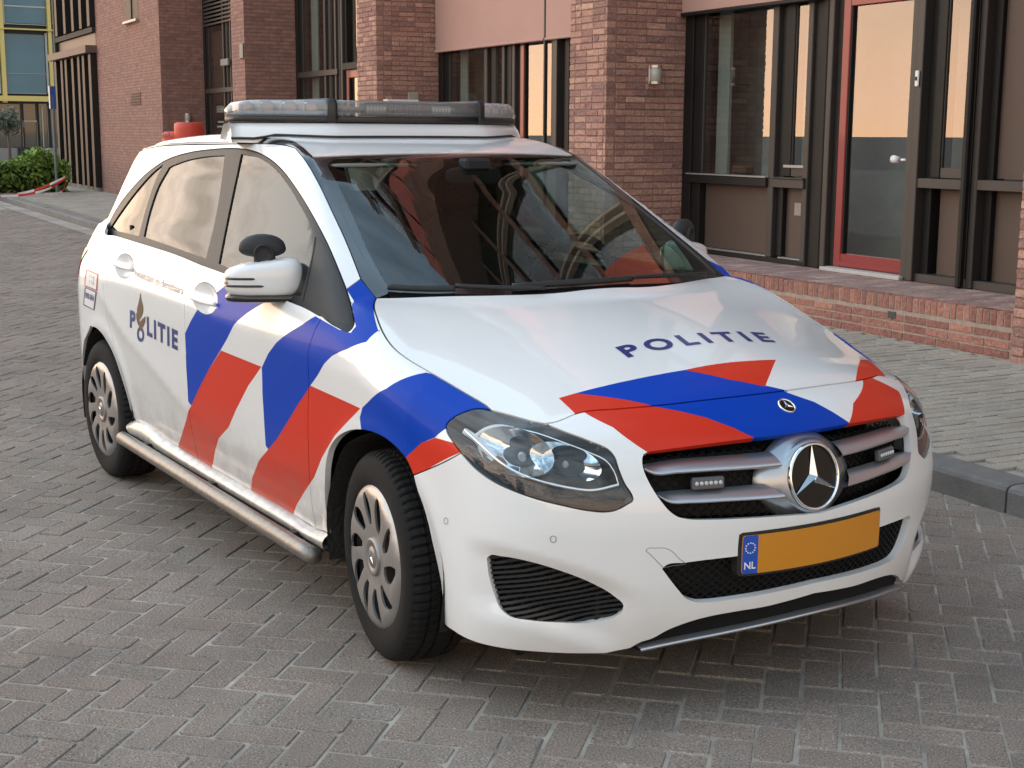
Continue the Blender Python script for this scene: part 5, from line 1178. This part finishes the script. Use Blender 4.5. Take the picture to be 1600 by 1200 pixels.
# chrome outline of the main chamber, running-light bar
lampstrip('chrome_edge', [(722,668),(745,690),(775,719),(805,738),(845,752),(890,762),(925,766),(968,757)], -.014, .0035, CHROME)
lampstrip('chrome_edge', [(968,757),(962,738),(950,720),(920,703),(880,686),(840,671),(800,662)], -.014, .0022, CHROME)
lampstrip('light_guide', [(720,668),(735,678),(752,697),(768,714)], -.020, .009, mat('light_guide_white', (.62,.63,.63), .25, coat=.6))
lampstrip('light_guide', [(738,676),(755,664),(775,658),(800,661)], -.020, .008, MATS['light_guide_white'])
def bowl(name, px_c, rx, ry, depth, off, m, mirror_=True, rot=0.):
    c = on([px_c], 1, False)[0]; nn = grad(c[None])[0]; c = c+nn*off; up = np.array([0, 0, 1.]); r = np.cross(up, nn); r /= np.linalg.norm(r); u = np.cross(nn, r)
    cr, sr = math.cos(rot), math.sin(rot); r, u = r*cr+u*sr, -r*sr+u*cr
    rows = []
    for k in np.linspace(1, .04, 9):
        rows.append([c+(r*math.cos(a)*rx+u*math.sin(a)*ry)*k-nn*depth*(1-k*k) for a in np.linspace(0, 2*math.pi, 28, endpoint=False)])
    V, Fc = loftgrid(rows, True)
    for s, par in ((1, hl_a), (-1, hl_b)): mobj(name, V*np.array([1, s, 1]), Fc if s > 0 else [tuple(reversed(f)) for f in Fc], m, par, True)
    return c, nn
def bulb(px_c, off, r, m, name='bulb'):
    c = on([px_c], 1, False)[0]; nn = grad(c[None])[0]; c = c+nn*off
    rows = [[c+nn*r*math.sin(t)+(np.array([0,0,1.])*math.sin(a)+np.cross(nn, [0,0,1.])*math.cos(a))*r*math.cos(t) for a in np.linspace(0, 2*math.pi, 16, endpoint=False)] for t in np.linspace(-1.5, 1.5, 9)]
    V, Fc = loftgrid(rows, True)
    for s, par in ((1, hl_a), (-1, hl_b)): mobj(name, V*np.array([1, s, 1]), Fc if s > 0 else [tuple(reversed(f)) for f in Fc], m, par, True)
bowl('reflector', (800,700), .118, .064, .045, -.026, REFL, rot=-.25); bowl('reflector', (884,717), .098, .047, .045, -.030, REFL, rot=-.30)
bulb((806,704), -.055, .015, mat('projector_glass', (.35,.38,.40), .05, coat=1)); bulb((884,719), -.058, .011, MATS['projector_glass'])
bowl('indicator_reflector', (770,724), .030, .020, .02, -.034, AMB, rot=-.5)
LAMP_RIB = np.vstack([on([(706,690),(722,708),(742,728),(772,750),(802,763),(842,777),(882,787),(920,794),(946,796),(960,794),(978,785),(984,778)]), on([(977,762),(925,771),(885,767),(840,757),(800,743),(770,725),(735,694)])])
for s, par in ((1, hl_a), (-1, hl_b)):
    q = resample(NOSE[0](LAMP_RIB), .012); V2, T = cdt(q, [], [], .012); X, n = lift(V2, NOSE, -.015); X = X-n*(.004*np.abs(np.sin(V2[:, :1]*420)))
    mobj('lamp_ribbed_strip', X*np.array([1, s, 1]), T if s < 0 else T[:, ::-1], SMOKE, par, True)
# --- tail lamps
tl = np.array([sidept(-3.02,1.015), sidept(-3.10,1.02), sidept(-3.19,1.01), sidept(-3.21,.93), sidept(-3.19,.85), sidept(-3.12,.87), sidept(-3.05,.95)])
panel('tail_lamp', tl, SIDE, [mat('tail_lamp_red', (.35,.012,.008), .12, coat=1)], CAR, sp=.02, gap=0, skirt=.01, off=.004, mirror=True)
# --- door handles
def handle(cup, bar_px, par_a, par_b):
    rows = []
    for k in np.linspace(1, .02, 9):
        X, n = lift(cup_loop(*cup, k=k), SIDE, .0); rows.append(X-n*.026*(1-k**2.4))
    V, Fc = loftgrid(rows, True); Xb = offs(bar_px, .010, 6); nb = len(Xb); r = [.007+.0065*math.sin(math.pi*min(1, max(0, (i+.6)/nb))) for i in range(nb)]
    Xb[0] -= grad(Xb[:1])[0]*.010; Xb[-1] -= grad(Xb[-1:])[0]*.006
    Vb, Fb = tube_mesh(Xb, r, 10)
    for s, par in ((1, par_a), (-1, par_b)):
        mobj('handle_cup', np.array(V)*np.array([1, s, 1]), Fc if s < 0 else [tuple(reversed(f)) for f in Fc], WHITE, par, True)
        mobj('door_handle', np.array(Vb)*np.array([1, s, 1]), Fb if s > 0 else [tuple(reversed(f)) for f in Fb], WHITE, par, True)
handle(CUPF, [(302,466),(313,469.5),(326,473.5),(339,477)], *FDOOR); handle(CUPR, [(181,413.5),(190,416.5),(199,419.5),(208.5,422)], *RDOOR)
# --- sill and side tube
DIRTY = mat('scuffed_steel', (.27,.255,.23), .42, metal=.7, var=.22, vscale=34, bump=.2, bscale=90)
st_ = on([(204,659),(213,657),(260,687),(310,718),(389,764),(455.5,802),(493.5,826),(516,835)], 5); n_s = 40
def rsn(X, n):
    d = np.r_[0, np.cumsum(np.linalg.norm(np.diff(X, axis=0), axis=1))]; t = np.linspace(0, d[-1], n); return np.stack([np.interp(t, d, X[:, i]) for i in range(3)], 1)
st_ = rsn(st_, n_s); sb_ = rsn(pxplane(spl([(203,677),(300,735),(400,794),(508,859)], 6), (0,1,0), -.872), n_s); gs_ = grad(st_)
rows = [st_-gs_*.012]+[st_*(1-t)+sb_*t+np.array([0,-1,.25])*(.004+.014*math.sin(math.pi*t)) for t in np.linspace(0, 1, 8)]+[sb_+np.array([0,.05,.015])]
V, Fc = loftgrid(rows); pair('sill_trim', V, Fc, mat('sill_silver', (.55,.54,.52), .35, metal=.45, var=.28, vscale=22), CAR, True)
TA, TB = pxplane([(191,684)], (0,1,0), -.925)[0], pxplane([(491,870)], (0,1,0), -.925)[0]
for s in (1, -1):
    a, b = TA*np.array([1,s,1]), TB*np.array([1,s,1]); V, Fc = tube_mesh([a+(b-a)*t for t in np.linspace(0,1,24)], .0275, 20); tb = mobj('side_tube', V, Fc, DIRTY, CAR, True)
    for t in (.12, .5, .88):
        p = a+(b-a)*t; mb = MB(); mb.box(p[0]-.02, p[0]+.02, min(p[1]+s*.02, p[1]+s*.16), max(p[1]+s*.02, p[1]+s*.16), p[2]-.005, p[2]+.02); mb.build('tube_bracket', BLACKM, tb)
# --- wheels
def make_wheel():
    w = bpy.data.objects.new('wheel', None); COL.objects.link(w)
    R = .318; hw = .1025; n = 288
    prof = [(.205,-.086),(.215,-.097),(.232,-.1035),(.255,-.106),(.275,-.1045),(.290,-.099),(.300,-.093),(.307,-.086),(.312,-.079),(.3145,-.072),(.3155,-.052),(.3165,-.050),(.309,-.0485),(.309,-.041),(.3172,-.0395),(.318,-.016),(.311,-.0145),(.311,-.007),(.318,-.0055),(.318,.016)]
    prof = prof+[(r, -h) for r, h in prof[:-2][::-1]]
    def rmod(j, k):
        h = prof[j][1]
        if .028 < abs(h) < .098 and prof[j][0] > .289 and (k % 4 == 0) and prof[j][0] > .30: return -.009
        if abs(h) < .02 and prof[j][0] > .315 and (k % 8 == 3): return -.0035
        return 0
    V, Fc = lathe(prof, n, rmod=rmod)
    # lateral grooves run slightly diagonal
    V2 = []
    for (x, y, z) in V:
        a = (y/.1)*.035; V2.append((x*math.cos(a)-z*math.sin(a), y, x*math.sin(a)+z*math.cos(a)))
    t = mobj('tyre', V2, Fc, RUBBER, w, False); 
    me = t.data; sm = np.array([abs(p.center.y) > .088 for p in me.polygons]); me.polygons.foreach_set('use_smooth', sm)
    rim = mobj('rim', *lathe([(.208,-.088),(.200,-.075),(.19,.02),(.185,.08),(.20,.09)], 48), mat('rim_black', (.015,.015,.015), .5), w, True)
    back = mobj('brake_disc', *lathe([(.192,-.035),(.05,-.035),(.001,-.035)], 48), mat('wheel_dark', (.02,.019,.018), .7), w, True)
    # wheel trim: ten broad blades with curved slots between
    slots = []
    for k in range(10):
        a0 = 2*math.pi*k/10; long_ = True; pts = []
        for side in (-1, 1):
            rr = np.linspace(.098, .196, 9) if side < 0 else np.linspace(.196, .098, 9)
            for r in rr:
                t_ = (r-.098)/.098; wdt = (.008+.024*math.sin(math.pi*min(1, t_*.95+.05))**.8*(.55+.6*t_))*(1 if k % 2 == 0 else .8)
                tw = .20*t_*t_
                a = a0+tw+side*wdt/r; pts.append((r*math.cos(a), r*math.sin(a)))
        slots.append(np.array(pts))
    out = np.array([(.2215*math.cos(t_), .2215*math.sin(t_)) for t_ in np.linspace(0, 2*math.pi, 72, endpoint=False)])
    V2_, T = cdt(out, slots, [], .011); r = np.hypot(V2_[:, 0], V2_[:, 1])
    y = -(.098+.010*np.clip((.2215-r)/.03, 0, 1)-.006*np.clip((.16-r)/.12, 0, 1)**1.0); y = np.where(r > .213, y+.012*((r-.213)/.0085), y)
    a = np.arctan2(V2_[:, 1], V2_[:, 0]); y = y-.0035*np.abs(np.sin(5*(a-.20*np.clip((r-.098)/.098, 0, 1)**2)))*np.clip((r-.07)/.05, 0, 1)*np.clip((.213-r)/.02, 0, 1)
    X = np.stack([V2_[:, 0], y, V2_[:, 1]], 1); cnt = {}
    for tt in T:
        for p, q in ((tt[0], tt[1]), (tt[1], tt[2]), (tt[2], tt[0])): cnt.setdefault((min(p, q), max(p, q)), []).append((p, q))
    V = list(X); Fc = [tuple(tt) for tt in T]; m = {}
    def g(i):
        if i not in m: m[i] = len(V); V.append(X[i]); V.append(X[i]+np.array([0, .007, 0]))
        return m[i]
    for e in [v[0] for v in cnt.values() if len(v) == 1]: ia, ib = g(e[0]), g(e[1]); Fc.append((ib, ia, ia+1, ib+1))
    hc = mobj('wheel_trim', V, Fc, HUB, w, True)
    mobj('centre_cap', *lathe([(.058,-.097),(.057,-.109),(.052,-.111),(.046,-.109),(.036,-.108),(.034,-.106),(.030,-.110),(.001,-.1115)], 40), mat('hubcap_centre', (.30,.29,.285), .4, metal=.7), hc, True)
    sv, sf = star(.026, .006, .004); mobj('cap_star', [(v[1], -.1115-v[0], v[2]) for v in sv], sf, CHROME, hc)
    return w
WH = make_wheel()
def setwheel(w, x, s, rz, spin):
    w.parent = CAR; w.location = (x, s*-.782, .3165); w.rotation_mode = 'XYZ'
    w.matrix_local = Matrix.Translation((x, -s*.782, .3165)) @ Matrix.Rotation(rz+(0 if s > 0 else math.pi), 4, 'Z') @ Matrix.Rotation(spin, 4, 'Y')
w2, w3, w4 = dup(WH), dup(WH), dup(WH)
setwheel(WH, 0, 1, -.135, .15); setwheel(w2, -2.699, 1, 0, .9); setwheel(w3, 0, -1, -.135, .4); setwheel(w4, -2.699, -1, 0, 1.3)
# --- wheel-arch liners, underbody
LINER = mat('arch_liner', (.020,.018,.016), .95, var=.6, vscale=60, bump=1.0, bscale=70)
for xc in (0, -2.699):
    rows = []
    for t in np.radians(np.linspace(-20, 196, 34)):
        r = .372+.004*math.sin(t*9); rows.append([(xc+r*math.cos(t), y, .316+r*math.sin(t)) for y in (-.868, -.80, -.7, -.6, -.5)])
    V, Fc = loftgrid([np.array(r_) for r_ in rows]); pair('wheel_arch_liner', V, Fc, LINER, CAR, True)
    V, Fc = lathe([(.375, -.5), (.001, -.5)], 32); pair('wheel_arch_wall', [(v[0]+xc, v[1], v[2]+.316) for v in V], Fc, DARK, CAR)
mb = MB(); mb.box(-3.25, -2.32, -.48, .48, .20, .5); mb.box(-2.32, -.38, -.80, .80, .19, .30); mb.box(-.38, .60, -.48, .48, .19, .30); mb.box(.42, .72, -.6, .6, .21, .60); mb.build('underbody', DARK, CAR)
# --- wipers
def wiper(px, r, off):
    X = offs(px, off, 6); V, Fc = tube_mesh(X, r, 8); return mobj('wiper', V, Fc, BLACKM, CAR, True)
MODE[0] = 'green'
wiper([(606,453),(640,455),(680,456),(711,455.5)], .010, .012); wiper([(711,453),(760,455),(810,456.5),(850,456.5)], .007, .016)
wiper([(800,452.5),(860,448.5),(930,444),(985,440)], .010, .012); wiper([(985,439),(1040,437),(1100,434.5)], .007, .016)
MODE[0] = 'all'
# --- door mirrors
def blob(c, h, e1, e2, nu=28, nv=18, f=None):
    V = []; Fc = []
    sg = lambda v, p: math.copysign(abs(v)**p, v)
    for j in range(nv+1):
        t = -math.pi/2+math.pi*j/nv
        for i in range(nu):
            a = 2*math.pi*i/nu; p = [h[0]*sg(math.cos(t), e1)*sg(math.cos(a), e2), h[1]*sg(math.cos(t), e1)*sg(math.sin(a), e2), h[2]*sg(math.sin(t), e1)]
            if f: p = f(p)
            V.append((c[0]+p[0], c[1]+p[1], c[2]+p[2]))
    for j in range(nv):
        for i in range(nu): Fc.append((j*nu+i, j*nu+(i+1) % nu, (j+1)*nu+(i+1) % nu, (j+1)*nu+i))
    return V, Fc
MC = (-.770, -.893, 1.082)
def mshape(p):
    x, y, z = p
    if x < 0: x *= .55
    z = z*(1+.28*(y/.125)) if z > 0 else z
    return [x, y, z]
def swept(V, s):
    """mirror parts: swept back about the housing centre, then put on side s"""
    t = -.50; out = []
    for x, y, z in V:
        x, y = x-MC[0], y-MC[1]; out.append((MC[0]+x*math.cos(t)-y*math.sin(t), s*(MC[1]+x*math.sin(t)+y*math.cos(t)), z))
    return out
def mpart(name, V, Fc, m, par, s, sm=True): return mobj(name, swept(V, s), Fc if s > 0 else [tuple(reversed(f)) for f in Fc], m, par, sm)
for s in (1, -1):
    mc_ = mpart('door_mirror', *blob(MC, (.082,.130,.062), .55, .62, 36, 22, mshape), WHITE, CAR, s)
    mpart('mirror_base', *blob((MC[0]-.004, MC[1]+.006, MC[2]-.060), (.082,.134,.016), .5, .55), BLACKG, mc_, s)
    mpart('mirror_glass', *blob((MC[0]-.047, MC[1], MC[2]), (.004,.112,.050), .5, .5), CHROME, mc_, s)
    for z_, y0, y1 in ((MC[2]+.006, MC[1]-.122, MC[1]-.022), (MC[2]-.018, MC[1]-.124, MC[1]+.006)):
        P = []
        for y in np.linspace(y0, y1, 14):       # slot lens follows the front of the cap
            uy = min(.999, abs((y-MC[1])/.130)); P.append((MC[0]+.0825*max(.1, (1-uy**3.2)**.31)*.985, y, z_))
        mpart('indicator_slot', *tube_mesh(P, [.0028]+[.0042]*12+[.002], 8), BLACKG, mc_, s)
    mpart('indicator_lens', *blob((MC[0]+.022, MC[1]-.116, MC[2]-.006), (.040,.012,.011), .8, .8), mat('indicator_clear_amber', (.62,.38,.22), .15, coat=1), mc_, s)
    V, Fc = tube_mesh([(MC[0]+.03, s*(MC[1]+.07), MC[2]-.058), (MC[0]+.09, s*(MC[1]+.11), MC[2]-.056), (MC[0]+.15, s*-.79, MC[2]-.056), (MC[0]+.19, s*-.76, MC[2]-.058)], [.016,.015,.015,.02], 10); mobj('mirror_arm', V, Fc, BLACKM, mc_, True)
    # extra wide-angle mirror head on top
    hd = mpart('auxiliary_mirror', *blob((MC[0]+.0, MC[1]-.004, 1.180), (.036,.078,.050), .9, .95, 28, 16, lambda p: [p[0], p[1], p[2] if p[2] > 0 else p[2]*.55]), BLACKM, CAR, s)
    V, Fc = lathe([(.034,.0),(.034,.018),(.028,.022),(.026,.014),(.012,.014),(.001,.014)], 24); mpart('mirror_knob', [(v[1]+MC[0]+.022, v[0]+MC[1]+.004, v[2]+1.166) for v in V], Fc, BLACKM, hd, s)
    mb = MB(); mb.box(MC[0]-.018, MC[0]+.034, MC[1]-.030, MC[1]+.038, 1.125, 1.172, .008); mpart('mirror_stem', mb.V, mb.F, BLACKM, hd, s, False)
# --- roof light bar
LB = thing('light_bar', None, None); LB.parent = CAR
def sect(y, x0, x1, z0, z1, r, n=4):
    P = rrect(x0, x1, z0, z1, r, n); return np.array([(p[0], y, p[1]) for p in P])
def fx(y): # front edge of the bar
    a = abs(y); return -1.39 if a < .32 else -1.39-.23*((a-.32)/.325)**1.35
def bx_(y): return -1.80 if abs(y) < .32 else -1.80+.09*((abs(y)-.32)/.325)**2
def seg_(name, y0, y1, m, zb=1.606, zt=1.688, n=10, grow=0., r=.022, endr=0.):
    ys = np.linspace(y0, y1, n); rows = []
    for y in ys:
        e = 1.
        if endr: d = .648-abs(y); e = min(1, .55+.45*math.sqrt(max(0, min(1, d/.06))))
        rows.append(sect(y, bx_(y)-grow, fx(y)+grow, zb-grow, zb+(zt-zb)*e+grow, r))
    V, Fc = loftgrid(rows, True); k = len(rows[0]); Fc = list(Fc)+[tuple(reversed(range(k))), tuple(range((n-1)*k, n*k))]
    return mobj(name, V, Fc, m, LB, True)
CLEAR = glass_mat('light_bar_clear', (.86,.88,.90), 1.5, .03, .30); LBK = mat('light_bar_black', (.018,.018,.019), .35); LBREF = mat('light_bar_reflector', (.62,.65,.70), .22, metal=.75)
SMK = glass_mat('light_bar_smoked', (.72,.70,.66), 1.42, .03, .20)
for s in (-1, 1):
    seg_('end_lens', s*.335, s*.648, CLEAR, 1.618, 1.684, 14, endr=1); seg_('end_tray', s*.335, s*.646, LBK, 1.600, 1.622, 12, r=.008)
    seg_('end_cover', s*.345, s*.635, mat('light_bar_inner_white', (.45,.46,.47), .4, metal=.3), 1.624, 1.640, 10, -.012, r=.006)
    for y in (.39, .46, .53, .595):
        mb = MB(); x = fx(y)-.055; mb.box(x-.06, x+.02, -.030, .030, -.0, .048, .008); o = mb.build('flasher_module', LBREF, LB); o.location = (0, s*y, 1.628)
        mb = MB(); mb.box(x+.0205, x+.024, -.024, .024, .008, .040); mb.build('flasher_divider', mat('flasher_face', (.28,.30,.34), .12, metal=.6), o)
    for y in (.425, .495, .562):
        mb = MB(); x = fx(y)-.04; mb.box(x-.07, x+.028, s*y-.0015, s*y+.0015, 1.628, 1.682); mb.build('lens_divider', MATS['light_bar_inner_white'], LB)
    seg_('clamp', s*.318, s*.352, LBK, 1.598, 1.687, 4, .003)
seg_('centre_lens', -.318, .318, SMK, 1.618, 1.684, 6); seg_('centre_tray', -.318, .318, LBK, 1.600, 1.622, 4, r=.006); seg_('centre_core', -.318, .318, mat('light_bar_core', (.10,.094,.085), .5), 1.630, 1.672, 4, -.012, r=.006)
mb = MB(); mb.box(-1.438, -1.3975, -.195, .195, 1.626, 1.676, .003); dsp = mb.build('led_display', mat('display_black', (.008,.008,.012), .3), LB)
mb = MB()
glyph = {'S':['111','100','111','001','111'],'T':['111','010','010','010','010'],'O':['111','101','101','101','111'],'P':['111','101','111','100','100'],'L':['100','100','100','100','111'],'I':['1','1','1','1','1'],'E':['111','100','110','100','111']}
yy = -.085
for ch in 'POLITIE':
    for r_, row in enumerate(glyph[ch]):
        for c_, b in enumerate(row):
            if b == '1': mb.box(-1.3975, -1.3962, yy+c_*.0065-.002, yy+c_*.0065+.002, 1.667-r_*.0078-.002, 1.667-r_*.0078+.002)
    yy += .0065*(len(glyph[ch][0])+.9)
mb.build('display_dots', mat('display_dot', (.22,.20,.26), .4), dsp)
for s in (-1, 1):
    mb = MB(); mb.box(-1.3975, -1.3945, s*.146-.045, s*.146+.045, 1.636, 1.668, .003); o = mb.build('front_flasher', mat('flasher_frame', (.20,.22,.23), .3), LB); mb = MB()
    for k in range(6): mb.box(-1.3945, -1.3925, s*.146-.036+k*.0144-.005, s*.146-.036+k*.0144+.005, 1.644, 1.660, .001)
    mb.build('flasher_led', mat('flasher_led', (.40,.47,.48), .2, coat=1), o)
mb = MB(); mb.box(-1.50, -1.46, -.06, .08, 1.6845, 1.692); mb.build('connector_strip', mat('connector_pale', (.55,.55,.54), .5), LB)
# white fairing under the bar, its foot fitted to the roof
rows = []
for y in np.linspace(-.655, .655, 41):
    e = max(0, (abs(y)-.55)/.105); yb = y*1.0; Q = np.array([(fx(y)+.028, yb*1.012), (bx_(y)-.02, yb*1.012)])
    zf = lift(Q, TOP)[0][:, 2] if abs(y) < .6 else np.array([1.535, 1.54])-.0
    zf = np.maximum(zf-.004, 1.530 if abs(y) > .5 else 0)
    rows.append([(bx_(y)-.02, yb*1.012, zf[1]), (bx_(y), y, 1.59), (bx_(y)+.03, y*.985, 1.598), (fx(y)-.03, y*.985, 1.598), (fx(y)-.006, y*.995, 1.594), (fx(y)+.012, y*1.005, 1.572), (fx(y)+.030, yb*1.014, zf[0]+.004), (fx(y)+.030, yb*1.014, zf[0]-.01)])
V, Fc = loftgrid([np.array(r) for r in rows]); Fc = list(Fc)+[tuple(range(8)), tuple(reversed(range(40*8, 41*8)))]; fair = mobj('light_bar_base', V, Fc, WHITE, LB, True)
gl_ = [(r[6][0]+.004, r[6][1]*1.003, r[6][2]+.003) for r in rows]; V, Fc = tube_mesh(gl_, .0055, 6); mobj('base_seal', V, Fc, BLACKM, LB, True)
# --- cabin
CAB = thing('cabin', None, None); CAB.parent = CAR
SEAT = mat('seat_cloth', (.020,.021,.023), .9, bump=.4, bscale=200); DASH = mat('dashboard_grey', (.028,.032,.033), .6)
rows = []
for y in np.linspace(-.72, .72, 25):
    hump = .055*math.exp(-((y-.37)/.17)**2); k = .02*(y/.7)**2
    rows.append([(-.30-k*4, y, .94), (-.36-k*4, y, .975-k), (-.50-k*3, y, .985-k), (-.66, y, .985+hump-k), (-.74, y, .975+hump-k), (-.80, y, .92), (-.82, y, .78), (-.76, y, .55)])
V, Fc = loftgrid([np.array(r) for r in rows]); mobj('dashboard', V, Fc, DASH, CAB, True)
for sy in (-.37, .37):
    st = bpy.data.objects.new('front_seat', None); COL.objects.link(st); st.parent = CAB
    V, Fc = blob((-1.12, sy, .56), (.26,.25,.10), .5, .5); mobj('seat_cushion', V, Fc, SEAT, st, True)
    V, Fc = blob((0, 0, 0), (.085,.245,.36), .5, .55); M_ = Matrix.Translation((-1.45, sy, .90)) @ Matrix.Rotation(math.radians(-17), 4, 'Y'); mobj('seat_back', [tuple(M_ @ Vector(v)) for v in V], Fc, SEAT, st, True)
    V, Fc = blob((-1.60, sy, 1.315), (.05,.13,.085), .6, .6); mobj('headrest', V, Fc, SEAT, st, True)
V, Fc = blob((-2.25, 0, .95), (.10,.60,.35), .4, .3); mobj('rear_bench', V, Fc, SEAT, CAB, True)
sw = [( -.80+.10*math.sin(t)*.45, .37+.185*math.cos(t), 1.00+.175*math.sin(t)) for t in np.linspace(0, 2*math.pi, 33)]
V, Fc = tube_mesh(sw, .016, 8, False); stw = mobj('steering_wheel', V, Fc, DARK, CAB, True)
V, Fc = blob((-.80, .37, .995), (.03,.07,.06), .7, .7); mobj('steering_hub', V, Fc, DARK, stw, True); mb = MB(); mb.box(-.81, -.79, .20, .54, .985, 1.012, .004); mb.build('steering_spoke', DARK, stw)
mb = MB(); mb.box(-2.5, -.45, -.70, .70, .33, .36); mb.build('cabin_floor', DARK, CAB)
mb = MB(); mb.box(-2.62, -2.60, -.75, .75, .36, 1.15); mb.build('rear_bulkhead', DARK, CAB)
mb = MB(); mb.box(-.42, -.40, -.70, .70, .33, .95); mb.build('cabin_firewall', DARK, CAB)
V, Fc = blob((-.905, 0, 1.405), (.022,.115,.033), .5, .5); mobj('rear_view_mirror', V, Fc, DARK, CAB, True)
mb = MB(); mb.box(-.93, -.86, -.055, .055, 1.425, 1.47, .01); mb.build('sensor_housing', DARK, CAB)
for s in (-1, 1):
    for x0, x1 in ((-.62, -.98),):
        mb = MB(); V, Fc = blob((-1.03, s*.36, 1.445), (.085,.17,.008), .5, .5); mobj('sun_visor', V, Fc, mat('headliner_grey', (.16,.16,.15), .9), CAB, True)
xs2 = np.linspace(-2.9, -1.05, 14); rows = []
for y in np.linspace(-.52, .52, 11):
    X = lift(np.stack([xs2, 0*xs2+y], 1), TOP)[0]; rows.append(X-np.array([0, 0, .035]))
V, Fc = loftgrid(rows); mobj('headliner', V, Fc, MATS['headliner_grey'], CAB, True)
for s in (-1, 1):
    rows = []
    for z in np.linspace(.35, 1.02, 6): rows.append([(x, s*-.76, z) for x in np.linspace(-2.6, -.42, 6)])
    V, Fc = loftgrid([np.array(r) for r in rows]); mobj('door_lining', V, Fc, DARK, CAB)
